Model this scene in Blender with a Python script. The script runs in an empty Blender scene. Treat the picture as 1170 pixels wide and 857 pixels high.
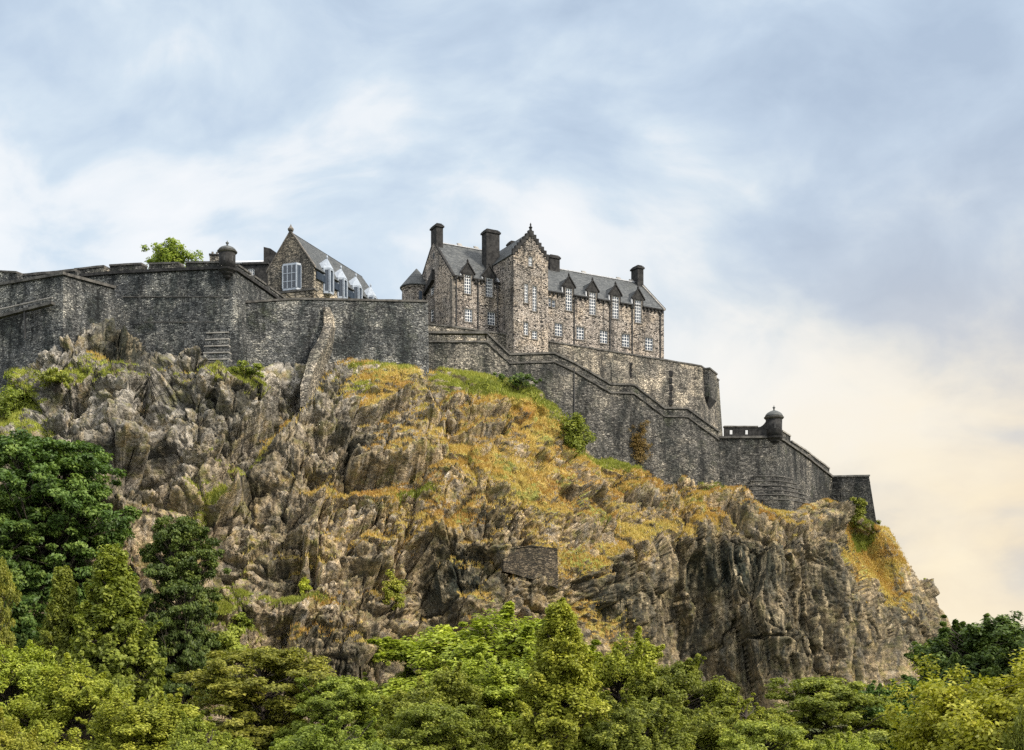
import bpy, math, random
import numpy as np
from mathutils import Vector, Matrix

# ------------------------------------------------------------------ camera / sky / sun
S = bpy.context.scene
COL = S.collection
F, CX, HY, CZ = 1300.0, 585.0, 720.0, 12.0      # lens in photo pixels, principal column, horizon row, eye height
def W(px, py, d):                               # a point seen at (px,py) that stands d metres away
    return Vector(((px - CX) / F * d, d, CZ + (HY - py) / F * d))

cam = bpy.data.cameras.new('camera')
cam.sensor_width = 36.0; cam.sensor_fit = 'HORIZONTAL'
cam.lens = F / 1170 * 36
cam.shift_y = (HY - 428.5) / 1170
cam.clip_start = 0.5; cam.clip_end = 9000
co = bpy.data.objects.new('camera', cam); COL.objects.link(co)
co.location = (0, 0, CZ); co.rotation_euler = (math.radians(90), 0, 0)
S.camera = co

SUN_DIR = Vector((0.70, -0.34, 0.62)).normalized()
sl = bpy.data.lights.new('sun', 'SUN'); sl.energy = 4.0; sl.angle = math.radians(12); sl.color = (1.0, 0.90, 0.76)
so = bpy.data.objects.new('sun', sl); COL.objects.link(so)
so.rotation_euler = SUN_DIR.to_track_quat('Z', 'Y').to_euler(); so.location = (150, -60, 160)

S.view_settings.view_transform = 'Standard'; S.view_settings.look = 'None'
S.view_settings.exposure = 0.65; S.view_settings.gamma = 1.0; S.view_settings.use_curve_mapping = False
S.cycles.max_bounces = 6; S.cycles.diffuse_bounces = 3; S.cycles.glossy_bounces = 2
S.cycles.transmission_bounces = 3; S.cycles.transparent_max_bounces = 4
S.cycles.use_denoising = False
S.cycles.use_adaptive_sampling = True; S.cycles.adaptive_threshold = 0.01

class NT:
    """small helper around a node tree"""
    def __init__(s, tree): s.t = tree; s.n = tree.nodes; s.l = tree.links
    def node(s, kind, **kw):
        n = s.n.new(kind)
        for k, v in kw.items(): setattr(n, k, v)
        return n
    def put(s, sock, v):
        if v is None: return
        if isinstance(v, bpy.types.NodeSocket): s.l.new(v, sock)
        else:
            if hasattr(sock.default_value, '__len__') and not hasattr(v, '__len__'): v = [v] * len(sock.default_value)
            if hasattr(sock.default_value, '__len__') and len(sock.default_value) == 4 and len(v) == 3: v = tuple(v) + (1,)
            sock.default_value = v
    def math(s, op, a, b=None, c=None, clamp=False):
        n = s.node('ShaderNodeMath', operation=op, use_clamp=clamp)
        for i, v in enumerate((a, b, c)):
            if v is not None: s.put(n.inputs[i], v)
        return n.outputs[0]
    def vmath(s, op, a, b=None):
        n = s.node('ShaderNodeVectorMath', operation=op)
        s.put(n.inputs[0], a)
        if b is not None: s.put(n.inputs[1], b)
        return n.outputs['Value' if op in ('LENGTH', 'DISTANCE', 'DOT_PRODUCT') else 'Vector']
    def mix(s, f, a, b, blend='MIX'):
        n = s.node('ShaderNodeMix', data_type='RGBA', blend_type=blend); n.clamp_factor = True
        s.put(n.inputs[0], f); s.put(n.inputs[6], a); s.put(n.inputs[7], b)
        return n.outputs[2]
    def ramp(s, f, stops, interp='LINEAR'):
        n = s.node('ShaderNodeValToRGB'); r = n.color_ramp; r.interpolation = interp
        while len(r.elements) < len(stops): r.elements.new(0.5)
        for e, (p, c) in zip(r.elements, stops):
            e.position = p; e.color = (c, c, c, 1) if not hasattr(c, '__len__') else tuple(c)[:3] + (1,)
        s.put(n.inputs[0], f); return n.outputs[0]
    def noise(s, vec, scale, detail=4, rough=0.5, dist=0.0, out=0):
        n = s.node('ShaderNodeTexNoise'); s.put(n.inputs['Vector'], vec)
        n.inputs['Scale'].default_value = scale; n.inputs['Detail'].default_value = detail
        n.inputs['Roughness'].default_value = rough; n.inputs['Distortion'].default_value = dist
        return n.outputs[out]
    def voro(s, vec, scale, feature='F1', rand=1.0):
        n = s.node('ShaderNodeTexVoronoi', feature=feature); s.put(n.inputs['Vector'], vec)
        n.inputs['Scale'].default_value = scale; n.inputs['Randomness'].default_value = rand
        return n
    def smooth(s, v, a, b):
        n = s.node('ShaderNodeMapRange', interpolation_type='SMOOTHSTEP')
        s.put(n.inputs[0], v); n.inputs[1].default_value = a; n.inputs[2].default_value = b
        return n.outputs[0]
    def attr(s, name): return s.node('ShaderNodeAttribute', attribute_name=name).outputs['Fac']
    def scale(s, vec, xyz): return s.vmath('MULTIPLY', vec, xyz)

def build_world():
    w = bpy.data.worlds.new('World'); S.world = w; w.use_nodes = True
    t = NT(w.node_tree); t.n.clear()
    out = t.node('ShaderNodeOutputWorld')
    sky = t.node('ShaderNodeTexSky', sky_type='NISHITA', sun_disc=False)
    sky.sun_elevation = math.asin(SUN_DIR.z); sky.sun_rotation = math.atan2(SUN_DIR.x, SUN_DIR.y)
    b1 = t.node('ShaderNodeBackground'); t.put(b1.inputs[0], sky.outputs[0]); b1.inputs[1].default_value = 0.10
    d = t.node('ShaderNodeTexCoord').outputs['Generated']
    d = t.vmath('NORMALIZE', d)
    sep = t.node('ShaderNodeSeparateXYZ'); t.put(sep.inputs[0], d)
    # cloud layer: broad soft masses plus torn edges
    p = t.scale(d, (1.0, 1.0, 1.55))
    warp = t.noise(p, 2.1, 3, .5, 0, 1)
    p2 = t.vmath('ADD', p, t.scale(t.vmath('SUBTRACT', warp, (.5, .5, .5)), (.28, .28, .28)))
    n1 = t.noise(p2, 4.3, 8, .55, .25)
    n2 = t.noise(t.vmath('ADD', p2, (3.1, 1.7, .4)), 8.5, 6, .5, .3)
    v = t.math('MULTIPLY_ADD', t.math('SUBTRACT', n1, .5), 2.1, .565)
    v = t.math('MULTIPLY_ADD', t.math('SUBTRACT', n2, .5), 1.05, v)
    def blob(px, py, r, wgt, sx=1.0, sy=1.0):
        q = Vector((px - CX, F, HY - py)).normalized()
        e = t.scale(t.vmath('SUBTRACT', d, q), (1 / sx, 1 / sx, 1 / sy))
        ln = t.math('DIVIDE', t.vmath('LENGTH', e), r / F)
        g = t.math('EXPONENT', t.math('MULTIPLY', t.math('MULTIPLY', ln, ln), -1.0))
        return t.math('MULTIPLY', g, wgt)
    for b in ((1010, 200, 170, -.34, 1.4, .9), (1010, 345, 110, -.36, 1.7, .7), (230, 165, 110, -.16, 1.8, .7), (1120, 60, 140, -.16, 1.5, .8),
              (60, 165, 90, .22, 1.5, .8), (250, 240, 110, .30, 1.8, .6), (760, 150, 90, .16, .8, 1.2), (890, 430, 110, .62, 1.5, .7),
              (1120, 135, 50, .22, 1.6, .6), (1080, 285, 70, .22, 2.2, .45), (350, 90, 110, .10, 1.6, .8), (640, 245, 45, .2, 1, .8), (560, 190, 130, -.14, 1.6, .7), (560, 60, 150, -.12, 1.6, .7), (640, 330, 60, .16, 2.0, .6), (930, 345, 60, .10, 1.0, .6)):
        v = t.math('ADD', v, blob(*b))
    cl = t.ramp(v, [(0.0, (.30, .37, .465)), (.32, (.37, .445, .535)), (.56, (.45, .52, .585)), (.76, (.57, .60, .625)), (1.0, (.63, .64, .65))])
    warm = blob(1150, 610, 300, 1.0, 1.25, .85)
    warm = t.math('MULTIPLY', warm, t.math('MULTIPLY_ADD', n2, .7, .60), clamp=True)
    cl = t.mix(warm, cl, t.ramp(v, [(0.25, (.43, .385, .345)), (.6, (.60, .505, .37)), (.9, (.65, .56, .41))]))
    sky_lift = t.math('MAXIMUM', t.smooth(sep.outputs[2], .53, .9), t.math('MULTIPLY', t.smooth(sep.outputs[1], .05, -.6), t.smooth(sep.outputs[2], .05, .35)))
    cl = t.mix(sky_lift, cl, (1.45, 1.46, 1.46))           # unseen sky overhead and behind the viewer, brightened to add light on the rock
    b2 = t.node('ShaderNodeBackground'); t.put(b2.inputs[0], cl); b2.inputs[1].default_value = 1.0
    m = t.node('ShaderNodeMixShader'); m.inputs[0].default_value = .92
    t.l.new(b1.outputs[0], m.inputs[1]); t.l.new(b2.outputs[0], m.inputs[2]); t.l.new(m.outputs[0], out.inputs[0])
build_world()

# ------------------------------------------------------------------ materials
def new_mat(name):
    m = bpy.data.materials.new(name); m.use_nodes = True
    t = NT(m.node_tree); b = t.n['Principled BSDF']
    b.inputs['Roughness'].default_value = .9
    b.inputs['Specular IOR Level'].default_value = .2
    return m, t, b
def bump(t, b, h, strength, dist):
    n = t.node('ShaderNodeBump'); n.inputs['Strength'].default_value = strength; n.inputs['Distance'].default_value = dist
    t.put(n.inputs['Height'], h); t.l.new(n.outputs[0], b.inputs['Normal'])

def stone_mat(name, stops, cell=1.6, stain=.55, tint=(1, 1, 1), moss=0.0, flat=2.4, patch=1.8):
    """random rubble: every stone its own tone, dark pointing, soot streaks running down"""
    m, t, b = new_mat(name)
    c = t.node('ShaderNodeTexCoord').outputs['Object']
    c = t.vmath('ADD', c, t.scale(t.vmath('SUBTRACT', t.noise(c, 1.1, 2, .5, 0, 1), (.5, .5, .5)), (.7, .7, .35)))
    sc = t.scale(c, (1.0, 1.0, flat))
    v = t.voro(sc, cell); e = t.voro(sc, cell, 'DISTANCE_TO_EDGE')
    sepc = t.node('ShaderNodeSeparateColor'); t.put(sepc.inputs[0], v.outputs['Color'])
    tone = t.math('ADD', t.math('MULTIPLY', sepc.outputs[0], .75), t.math('MULTIPLY', t.noise(c, 6, 3, .6), .25))
    col = t.ramp(tone, stops)
    big = t.noise(t.scale(c, (1, 1, .55)), .22, 5, .6, .4)
    big2 = t.noise(t.vmath('ADD', t.scale(c, (1, 1, .4)), (31, 7, 3)), .55, 6, .65, .6)
    col = t.mix(t.smooth(t.math('ADD', t.math('MULTIPLY', big, .6), t.math('MULTIPLY', big2, .4)), .44, .58), col, t.mix(1.0, col, (1 - stain, 1 - stain * .95, 1 - stain * .93), 'MULTIPLY'))
    pat = t.noise(t.vmath('ADD', t.scale(c, (1, 1, 1.4)), (7, 3, 1)), .16, 4, .55)
    col = t.mix(t.smooth(pat, .47, .60), col, t.mix(1.0, col, (patch, patch * .96, patch * .89), 'MULTIPLY'))
    course = t.noise(t.scale(c, (.05, .05, 1)), 1.9, 3, .6)
    col = t.mix(t.math('MULTIPLY', t.smooth(course, .5, .7), .35), col, (.035, .035, .035))
    streak = t.noise(t.scale(c, (1, 1, .09)), .9, 4, .6)
    col = t.mix(t.smooth(streak, .50, .66), col, t.mix(1.0, col, (.38, .39, .41), 'MULTIPLY'))
    if moss:
        mm = t.math('MULTIPLY', t.smooth(t.noise(c, .35, 5, .65), .55, .75), moss)
        col = t.mix(mm, col, (.09, .11, .045))
    col = t.mix(t.smooth(e.outputs['Distance'], .09, .0), col, (.03, .03, .029))
    col = t.mix(1.0, col, tint, 'MULTIPLY')
    t.put(b.inputs['Base Color'], col)
    h = t.math('ADD', t.smooth(e.outputs['Distance'], 0, .16), t.math('MULTIPLY', sepc.outputs[1], .8))
    h = t.math('ADD', h, t.math('MULTIPLY', t.noise(c, 9, 4, .6), .4))
    bump(t, b, h, .9, .16)
    return m

M = {}
M['dark_rubble'] = stone_mat('dark_rubble', [(.14, (.035, .038, .04)), (.3, (.09, .095, .098)), (.56, (.145, .15, .148)), (.78, (.205, .208, .2)), (.92, (.39, .385, .355))], 2.7, .72, moss=.3)
M['mid_rubble'] = stone_mat('mid_rubble', [(.14, (.032, .031, .030)), (.3, (.085, .083, .077)), (.58, (.135, .130, .119)), (.78, (.19, .18, .16)), (.93, (.33, .31, .275))], 2.7, .70, moss=.35)
M['pale_rubble'] = stone_mat('pale_rubble', [(.05, (.04, .037, .034)), (.25, (.13, .12, .105)), (.55, (.26, .235, .198)), (.95, (.45, .41, .345))], 2.6, .6)
M['hospital_stone'] = stone_mat('hospital_stone', [(.19, (.045, .043, .042)), (.25, (.25, .22, .195)), (.36, (.41, .355, .31)), (.62, (.49, .43, .372)), (.9, (.58, .525, .47))], 2.7, .35, patch=1.15)
M['house_stone'] = stone_mat('house_stone', [(.05, (.045, .044, .04)), (.35, (.135, .125, .108)), (.65, (.24, .215, .178)), (.95, (.36, .32, .26))], 2.3, .3, flat=2.8, patch=1.2)
M['patch_stone'] = stone_mat('patch_stone', [(.1, (.03, .026, .02)), (.4, (.085, .068, .047)), (.7, (.135, .108, .072)), (.95, (.21, .17, .12))], 2.2, .5, moss=.6)
M['sand_stone'] = stone_mat('sand_stone', [(.05, (.22, .19, .15)), (.95, (.42, .37, .29))], .9, .3)

def plain_mat(name, c1, c2, scale=1.2, rough=.9, spec=.2, metal=0.0, bumpd=.03):
    m, t, b = new_mat(name)
    c = t.node('ShaderNodeTexCoord').outputs['Object']
    n = t.noise(c, scale, 6, .65)
    col = t.mix(t.smooth(n, .3, .7), c1, c2)
    s2 = t.noise(t.scale(c, (1, 1, .15)), scale * 1.5, 3, .6)
    col = t.mix(t.math('MULTIPLY', t.smooth(s2, .5, .8), .5), col, t.mix(1.0, col, (.5, .5, .5), 'MULTIPLY'))
    t.put(b.inputs['Base Color'], col)
    b.inputs['Roughness'].default_value = rough; b.inputs['Specular IOR Level'].default_value = spec; b.inputs['Metallic'].default_value = metal
    if bumpd: bump(t, b, t.noise(c, scale * 6, 4, .6), .8, bumpd)
    return m
M['soot_stone'] = plain_mat('soot_stone', (.010, .010, .011), (.042, .041, .04), 1.6, bumpd=.06)
M['coping'] = plain_mat('coping', (.035, .034, .033), (.12, .115, .105), 1.1, bumpd=.05)
M['pale_coping'] = plain_mat('pale_coping', (.14, .135, .125), (.30, .285, .26), 1.3)
M['dressed'] = plain_mat('dressed', (.05, .048, .045), (.20, .18, .155), 1.8)
M['white_paint'] = plain_mat('white_paint', (.62, .63, .63), (.72, .72, .72), 3, .5, .4, bumpd=0)
M['lead'] = plain_mat('lead', (.28, .29, .31), (.44, .45, .47), 2, .6, .4)
M['iron'] = plain_mat('iron', (.015, .015, .016), (.035, .034, .033), 4, .6, .4, bumpd=0)
M['blue_metal'] = plain_mat('blue_metal', (.22, .255, .305), (.33, .37, .42), 2, .45, .5, bumpd=0)
M['dome_lead'] = plain_mat('dome_lead', (.03, .034, .035), (.085, .09, .088), 2.2, .6, .35)
def glass_mat():
    m, t, b = new_mat('window_glass')
    c = t.node('ShaderNodeTexCoord').outputs['Object']
    t.put(b.inputs['Base Color'], t.mix(t.noise(c, 1.5, 2), (.015, .022, .034), (.045, .06, .082)))
    b.inputs['Roughness'].default_value = .12; b.inputs['Specular IOR Level'].default_value = .38
    return m
M['glass'] = glass_mat()
def slate_mat():
    m, t, b = new_mat('slate')
    c = t.node('ShaderNodeTexCoord').outputs['Object']
    sc = t.scale(c, (1, 1, 2.2))
    v = t.voro(sc, 2.6)
    sp = t.node('ShaderNodeSeparateColor'); t.put(sp.inputs[0], v.outputs['Color'])
    col = t.ramp(t.math('MULTIPLY_ADD', sp.outputs[0], .6, t.math('MULTIPLY', t.noise(c, .5, 5, .6), .4)),
                 [(.15, (.025, .028, .03)), (.5, (.047, .052, .055)), (.85, (.088, .092, .092))])
    mo = t.smooth(t.noise(c, .8, 5, .6), .58, .72)
    col = t.mix(t.math('MULTIPLY', mo, .35), col, (.10, .105, .08))
    t.put(b.inputs['Base Color'], col); b.inputs['Roughness'].default_value = .65; b.inputs['Specular IOR Level'].default_value = .3
    wv = t.node('ShaderNodeTexWave', wave_type='BANDS', bands_direction='Z', wave_profile='SAW'); t.put(wv.inputs[0], c)
    wv.inputs['Scale'].default_value = 1.3; wv.inputs['Distortion'].default_value = .4
    bump(t, b, t.math('ADD', wv.outputs['Fac'], sp.outputs[1]), .5, .05)
    return m
M['slate'] = slate_mat()

def rock_mat():
    m, t, b = new_mat('crag_rock')
    c = t.node('ShaderNodeTexCoord').outputs['Object']
    g, gr, dk, wm = (t.attr(k) for k in ('grass', 'green', 'dark', 'warm'))
    n1 = t.noise(c, .35, 8, .65, .6); n2 = t.noise(c, 1.6, 6, .7, .3); n3 = t.noise(t.scale(c, (1, 1, .11)), .75, 7, .7, .5)
    rock = t.mix(t.smooth(n1, .32, .68), (.125, .12, .11), (.40, .37, .32))
    tan = t.mix(t.smooth(n2, .3, .7), (.215, .155, .088), (.55, .42, .25))
    rock = t.mix(t.math('MULTIPLY', wm, t.smooth(n3, .25, .6)), rock, tan)
    rock = t.mix(t.math('MULTIPLY', t.smooth(t.noise(c, .55, 7, .7, .8), .50, .62), .7), rock, (.07, .068, .06))
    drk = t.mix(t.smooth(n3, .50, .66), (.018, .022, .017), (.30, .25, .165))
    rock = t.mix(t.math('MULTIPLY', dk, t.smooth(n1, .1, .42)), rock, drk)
    fv = t.voro(t.scale(t.vmath('ADD', c, t.scale(warpv(t, c), (1.5, 1.5, 1.5))), (1.0, 1.0, .55)), 1.15); fs = t.node('ShaderNodeSeparateColor'); t.put(fs.inputs[0], fv.outputs['Color'])
    fv2 = t.voro(t.vmath('ADD', c, t.scale(warpv(t, c), (.8, .8, .8))), 3.2); fs2 = t.node('ShaderNodeSeparateColor'); t.put(fs2.inputs[0], fv2.outputs['Color'])
    tone = t.math('ADD', t.math('MULTIPLY', fs.outputs[0], .55), t.math('MULTIPLY', fs2.outputs[0], .45))
    rock = t.mix(1.0, rock, t.ramp(tone, [(.12, .48), (.5, 1.12), (.9, 1.75)]), 'MULTIPLY')
    moss = t.math('MULTIPLY', t.smooth(t.noise(t.vmath('ADD', c, (3, 17, 5)), .42, 7, .72), .47, .62), t.math('SUBTRACT', 1.0, dk))
    rock = t.mix(t.math('MULTIPLY', moss, t.math('MULTIPLY_ADD', wm, .25, .55)), rock, t.mix(t.smooth(n1, .42, .6), (.19, .185, .05), (.34, .235, .085)))
    lich = t.smooth(t.noise(c, .9, 6, .7), .57, .7)
    rock = t.mix(t.math('MULTIPLY', lich, .45), rock, (.20, .185, .08))
    vo = t.voro(t.vmath('ADD', c, t.scale(warpv(t, c), (1.2, 1.2, 1.2))), 1.3, 'DISTANCE_TO_EDGE')
    crack = t.smooth(vo.outputs['Distance'], .07, .0)
    rock = t.mix(t.math('MULTIPLY', t.math('MULTIPLY', crack, .22), t.smooth(n1, .4, .6)), rock, (.03, .029, .027))
    gn = t.noise(c, 2.4, 6, .7)
    och = t.mix(t.smooth(gn, .35, .65), (.28, .19, .055), (.54, .39, .115))
    och = t.mix(t.smooth(t.noise(c, .30, 4, .6), .46, .62), och, (.30, .31, .085))
    och = t.mix(t.smooth(t.noise(t.vmath('ADD', c, (5, 9, 2)), .22, 5, .65), .52, .68), och, t.mix(gn, (.32, .16, .045), (.56, .32, .09)))
    grn = t.mix(t.smooth(gn, .35, .65), (.12, .15, .022), (.34, .38, .055))
    gcol = t.mix(gr, och, grn)
    msk = t.smooth(t.math('ADD', g, t.math('ADD', t.math('MULTIPLY', t.math('SUBTRACT', gn, .5), 1.0), t.math('MULTIPLY', t.math('SUBTRACT', n1, .5), .6))), .30, .66)
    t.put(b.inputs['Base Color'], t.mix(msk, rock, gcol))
    h = t.math('ADD', t.noise(c, 1.2, 10, .72, .5), t.math('MULTIPLY', t.smooth(vo.outputs['Distance'], 0, .15), .12))
    bump(t, b, t.math('ADD', h, t.math('MULTIPLY', fs2.outputs[1], .25)), 1.0, .6)
    return m
def warpv(t, c): return t.vmath('SUBTRACT', t.noise(c, .9, 4, .6, 0, 1), (.5, .5, .5))
M['rock'] = rock_mat()

def ground_mat():
    m, t, b = new_mat('ground_turf')
    c = t.node('ShaderNodeTexCoord').outputs['Object']
    n = t.noise(c, .15, 8, .65); n2 = t.noise(c, 1.8, 6, .7)
    col = t.mix(t.smooth(n2, .35, .65), (.03, .04, .012), (.075, .09, .028))
    col = t.mix(t.smooth(n, .45, .65), col, (.085, .085, .035))
    t.put(b.inputs['Base Color'], col); bump(t, b, n2, 1, .3)
    return m
M['ground'] = ground_mat()

def leaf_mat(name, lo, mid, hi, trans=.35):
    m, t, b = new_mat(name)
    a = t.attr('tint')
    col = t.ramp(a, [(.0, lo), (.5, mid), (1., hi)])
    rnd = t.node('ShaderNodeObjectInfo').outputs['Random']
    hs = t.node('ShaderNodeHueSaturation'); t.put(hs.inputs['Color'], col)
    t.put(hs.inputs['Hue'], t.math('MULTIPLY_ADD', rnd, .03, .485)); t.put(hs.inputs['Value'], t.math('MULTIPLY_ADD', rnd, .35, .85))
    col = hs.outputs[0]
    t.put(b.inputs['Base Color'], col); b.inputs['Roughness'].default_value = .55; b.inputs['Specular IOR Level'].default_value = .3
    tr = t.node('ShaderNodeBsdfTranslucent'); t.put(tr.inputs[0], t.mix(1.0, col, (1.1, 1.15, .6), 'MULTIPLY'))
    mx = t.node('ShaderNodeMixShader'); mx.inputs[0].default_value = trans
    t.l.new(b.outputs[0], mx.inputs[1]); t.l.new(tr.outputs[0], mx.inputs[2])
    t.l.new(mx.outputs[0], t.n['Material Output'].inputs[0])
    return m
M['leaf_yellow'] = leaf_mat('leaf_yellow', (.09, .11, .013), (.26, .285, .032), (.50, .50, .085))
M['leaf_olive'] = leaf_mat('leaf_olive', (.07, .085, .013), (.205, .225, .03), (.42, .42, .075))
M['leaf_green'] = leaf_mat('leaf_green', (.06, .08, .012), (.165, .20, .026), (.34, .37, .06))
M['leaf_lime'] = leaf_mat('leaf_lime', (.08, .125, .015), (.19, .28, .03), (.34, .43, .06))
M['leaf_dark'] = leaf_mat('leaf_dark', (.022, .042, .010), (.072, .12, .022), (.19, .25, .05), .3)
M['leaf_gold'] = leaf_mat('leaf_gold', (.14, .17, .014), (.33, .36, .03), (.54, .54, .085))
M['leaf_brown'] = leaf_mat('leaf_brown', (.10, .07, .025), (.22, .15, .05), (.33, .25, .09))
M['dry_blade'] = leaf_mat('dry_blade', (.34, .18, .05), (.48, .345, .09), (.60, .53, .18), .3)
M['green_blade'] = leaf_mat('green_blade', (.11, .135, .022), (.24, .27, .045), (.40, .41, .09), .3)
M['bark'] = plain_mat('bark', (.03, .025, .02), (.085, .07, .055), 3, bumpd=.05)

# ------------------------------------------------------------------ object helpers
def tag(o, label, cat, group=None, kind=None):
    o['label'] = label; o['category'] = cat
    if group: o['group'] = group
    if kind: o['kind'] = kind
    return o
def thing(name, label, cat, loc, group=None, kind='thing'):
    o = bpy.data.objects.new(name, None); COL.objects.link(o)
    o.location = loc; o.empty_display_size = .5
    return tag(o, label, cat, group, kind)
def np_mesh(name, V, Fc, mat, attrs=None, smooth=False):
    V = np.asarray(V, np.float32); Fc = np.asarray(Fc, np.int32); k = Fc.shape[1]
    me = bpy.data.meshes.new(name)
    me.vertices.add(len(V)); me.vertices.foreach_set('co', V.ravel())
    me.loops.add(Fc.size); me.loops.foreach_set('vertex_index', Fc.ravel())
    me.polygons.add(len(Fc)); me.polygons.foreach_set('loop_start', np.arange(0, Fc.size, k, dtype=np.int32))
    try: me.polygons.foreach_set('loop_total', np.full(len(Fc), k, np.int32))
    except Exception: pass
    if smooth: me.polygons.foreach_set('use_smooth', np.ones(len(Fc), bool))
    me.update(calc_edges=True)
    for kx, v in (attrs or {}).items():
        a = me.attributes.new(kx, 'FLOAT', 'POINT'); a.data.foreach_set('value', np.asarray(v, np.float32))
    if mat: me.materials.append(mat)
    return me
def link(name, me, parent=None):
    o = bpy.data.objects.new(name, me); COL.objects.link(o)
    if parent: o.parent = parent
    return o
def origin_of(o):
    v = Vector((0, 0, 0))
    while o is not None: v = v + o.location; o = o.parent
    return v

class MB:
    """collects world-space polygons for one mesh"""
    def __init__(s): s.v = []; s.f = []
    def poly(s, *pts):
        i = len(s.v); s.v += [Vector(p) for p in pts]; s.f.append(tuple(range(i, i + len(pts))))
    def hexa(s, p):                 # 8 corners: bottom ring 0-3, top ring 4-7
        i = len(s.v); s.v += [Vector(q) for q in p]
        for f in ((3, 2, 1, 0), (4, 5, 6, 7), (0, 1, 5, 4), (1, 2, 6, 5), (2, 3, 7, 6), (3, 0, 4, 7)): s.f.append(tuple(i + k for k in f))
    def box(s, fr, s0, s1, t0, t1, z0, z1):
        L = fr.L
        s.hexa([L(s0, t0, z0), L(s1, t0, z0), L(s1, t1, z0), L(s0, t1, z0), L(s0, t0, z1), L(s1, t0, z1), L(s1, t1, z1), L(s0, t1, z1)])
    def lathe(s, c, prof, n=20):
        i = len(s.v)
        for r, z in prof:
            for k in range(n):
                a = 2 * math.pi * k / n; s.v.append(Vector((c[0] + r * math.cos(a), c[1] + r * math.sin(a), z)))
        for j in range(len(prof) - 1):
            for k in range(n):
                s.f.append((i + j * n + k, i + j * n + (k + 1) % n, i + (j + 1) * n + (k + 1) % n, i + (j + 1) * n + k))
        s.f.append(tuple(i + k for k in range(n))[::-1]); s.f.append(tuple(i + (len(prof) - 1) * n + k for k in range(n)))
    def prism(s, pts, d):           # polygon extruded by vector d
        n = len(pts); i = len(s.v); d = Vector(d); s.v += [Vector(p) for p in pts] + [Vector(p) + d for p in pts]
        s.f.append(tuple(range(i, i + n))[::-1]); s.f.append(tuple(range(i + n, i + 2 * n)))
        for k in range(n): s.f.append((i + k, i + (k + 1) % n, i + n + (k + 1) % n, i + n + k))
    def tube(s, p, q, r, r2=None, n=6):
        p, q = Vector(p), Vector(q); r2 = r if r2 is None else r2
        ax = (q - p).normalized(); u = ax.orthogonal().normalized(); w = ax.cross(u); i = len(s.v)
        for c, rr in ((p, r), (q, r2)):
            for k in range(n):
                a = 2 * math.pi * k / n; s.v.append(c + (u * math.cos(a) + w * math.sin(a)) * rr)
        for k in range(n): s.f.append((i + k, i + (k + 1) % n, i + n + (k + 1) % n, i + n + k))
        s.f.append(tuple(i + k for k in range(n))[::-1]); s.f.append(tuple(i + n + k for k in range(n)))
    def build(s, name, mat, parent=None, smooth=False):
        o0 = origin_of(parent) if parent else Vector((0, 0, 0))
        me = bpy.data.meshes.new(name)
        me.from_pydata([tuple(v - o0) for v in s.v], [], s.f)
        me.materials.append(mat)
        if smooth:
            for p in me.polygons: p.use_smooth = True
        me.update()
        return link(name, me, parent)

class Frame:
    """s along the front, t away from the viewer, z up"""
    def __init__(s, x, y, ang): s.o = Vector((x, y, 0)); s.S = Vector((math.cos(ang), math.sin(ang), 0)); s.T = Vector((-math.sin(ang), math.cos(ang), 0))
    def L(s, a, t, z): return s.o + s.S * a + s.T * t + Vector((0, 0, z))
    def sz(s, px, py, t=0.0):       # where the sight line of a pixel meets the plane t
        k = (px - CX) / F; o = s.o + s.T * t
        a = (k * o.y - o.x) / (s.S.x - k * s.S.y); d = o.y + a * s.S.y
        return a, CZ + (HY - py) / F * d
    def tz(s, px, py, a=0.0):       # same for the end plane s = a
        k = (px - CX) / F; o = s.o + s.S * a
        t = (k * o.y - o.x) / (s.T.x - k * s.T.y); d = o.y + t * s.T.y
        return t, CZ + (HY - py) / F * d
class EndFrame(Frame):
    """a frame whose s runs along -t of another frame: used for end walls"""
    def __init__(s, fr, a, flip=False):
        s.o = fr.L(a, 0, 0); s.S = fr.T.copy(); s.T = fr.S.copy()
    def L(s, a, t, z): return s.o + s.S * a + s.T * t + Vector((0, 0, z))

# ------------------------------------------------------------------ noise
def _h(ix, iy, iz, seed):
    h = (ix.astype(np.uint32) * np.uint32(374761393) + iy.astype(np.uint32) * np.uint32(668265263) + iz.astype(np.uint32) * np.uint32(2147483647 - 1442695)
         + np.uint32(seed * 974711 % 4294967291))
    h = (h ^ (h >> np.uint32(13))) * np.uint32(1274126177); h = (h ^ (h >> np.uint32(16))) * np.uint32(2246822519)
    return h ^ (h >> np.uint32(15))
def h01(ix, iy, iz, seed): return (_h(ix, iy, iz, seed) & np.uint32(0xFFFFFF)).astype(np.float64) / 16777216.0
def vnoise(p, seed=0):
    i = np.floor(p).astype(np.int64); f = p - i; f = f * f * f * (f * (f * 6 - 15) + 10); r = 0
    for dx in (0, 1):
        for dy in (0, 1):
            for dz in (0, 1):
                w = (f[:, 0] if dx else 1 - f[:, 0]) * (f[:, 1] if dy else 1 - f[:, 1]) * (f[:, 2] if dz else 1 - f[:, 2])
                r = r + w * h01(i[:, 0] + dx, i[:, 1] + dy, i[:, 2] + dz, seed)
    return r * 2 - 1
def fbm(p, octaves=5, gain=.5, seed=0, ridged=False):
    a, s, tot = 1.0, 0.0, 0.0
    for o in range(octaves):
        n = vnoise(p + o * 17.3, seed + o * 7)
        s = s + a * ((1 - 2 * np.abs(n)) if ridged else n); tot += a; a *= gain; p = p * 2.03
    return s / tot
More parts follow.
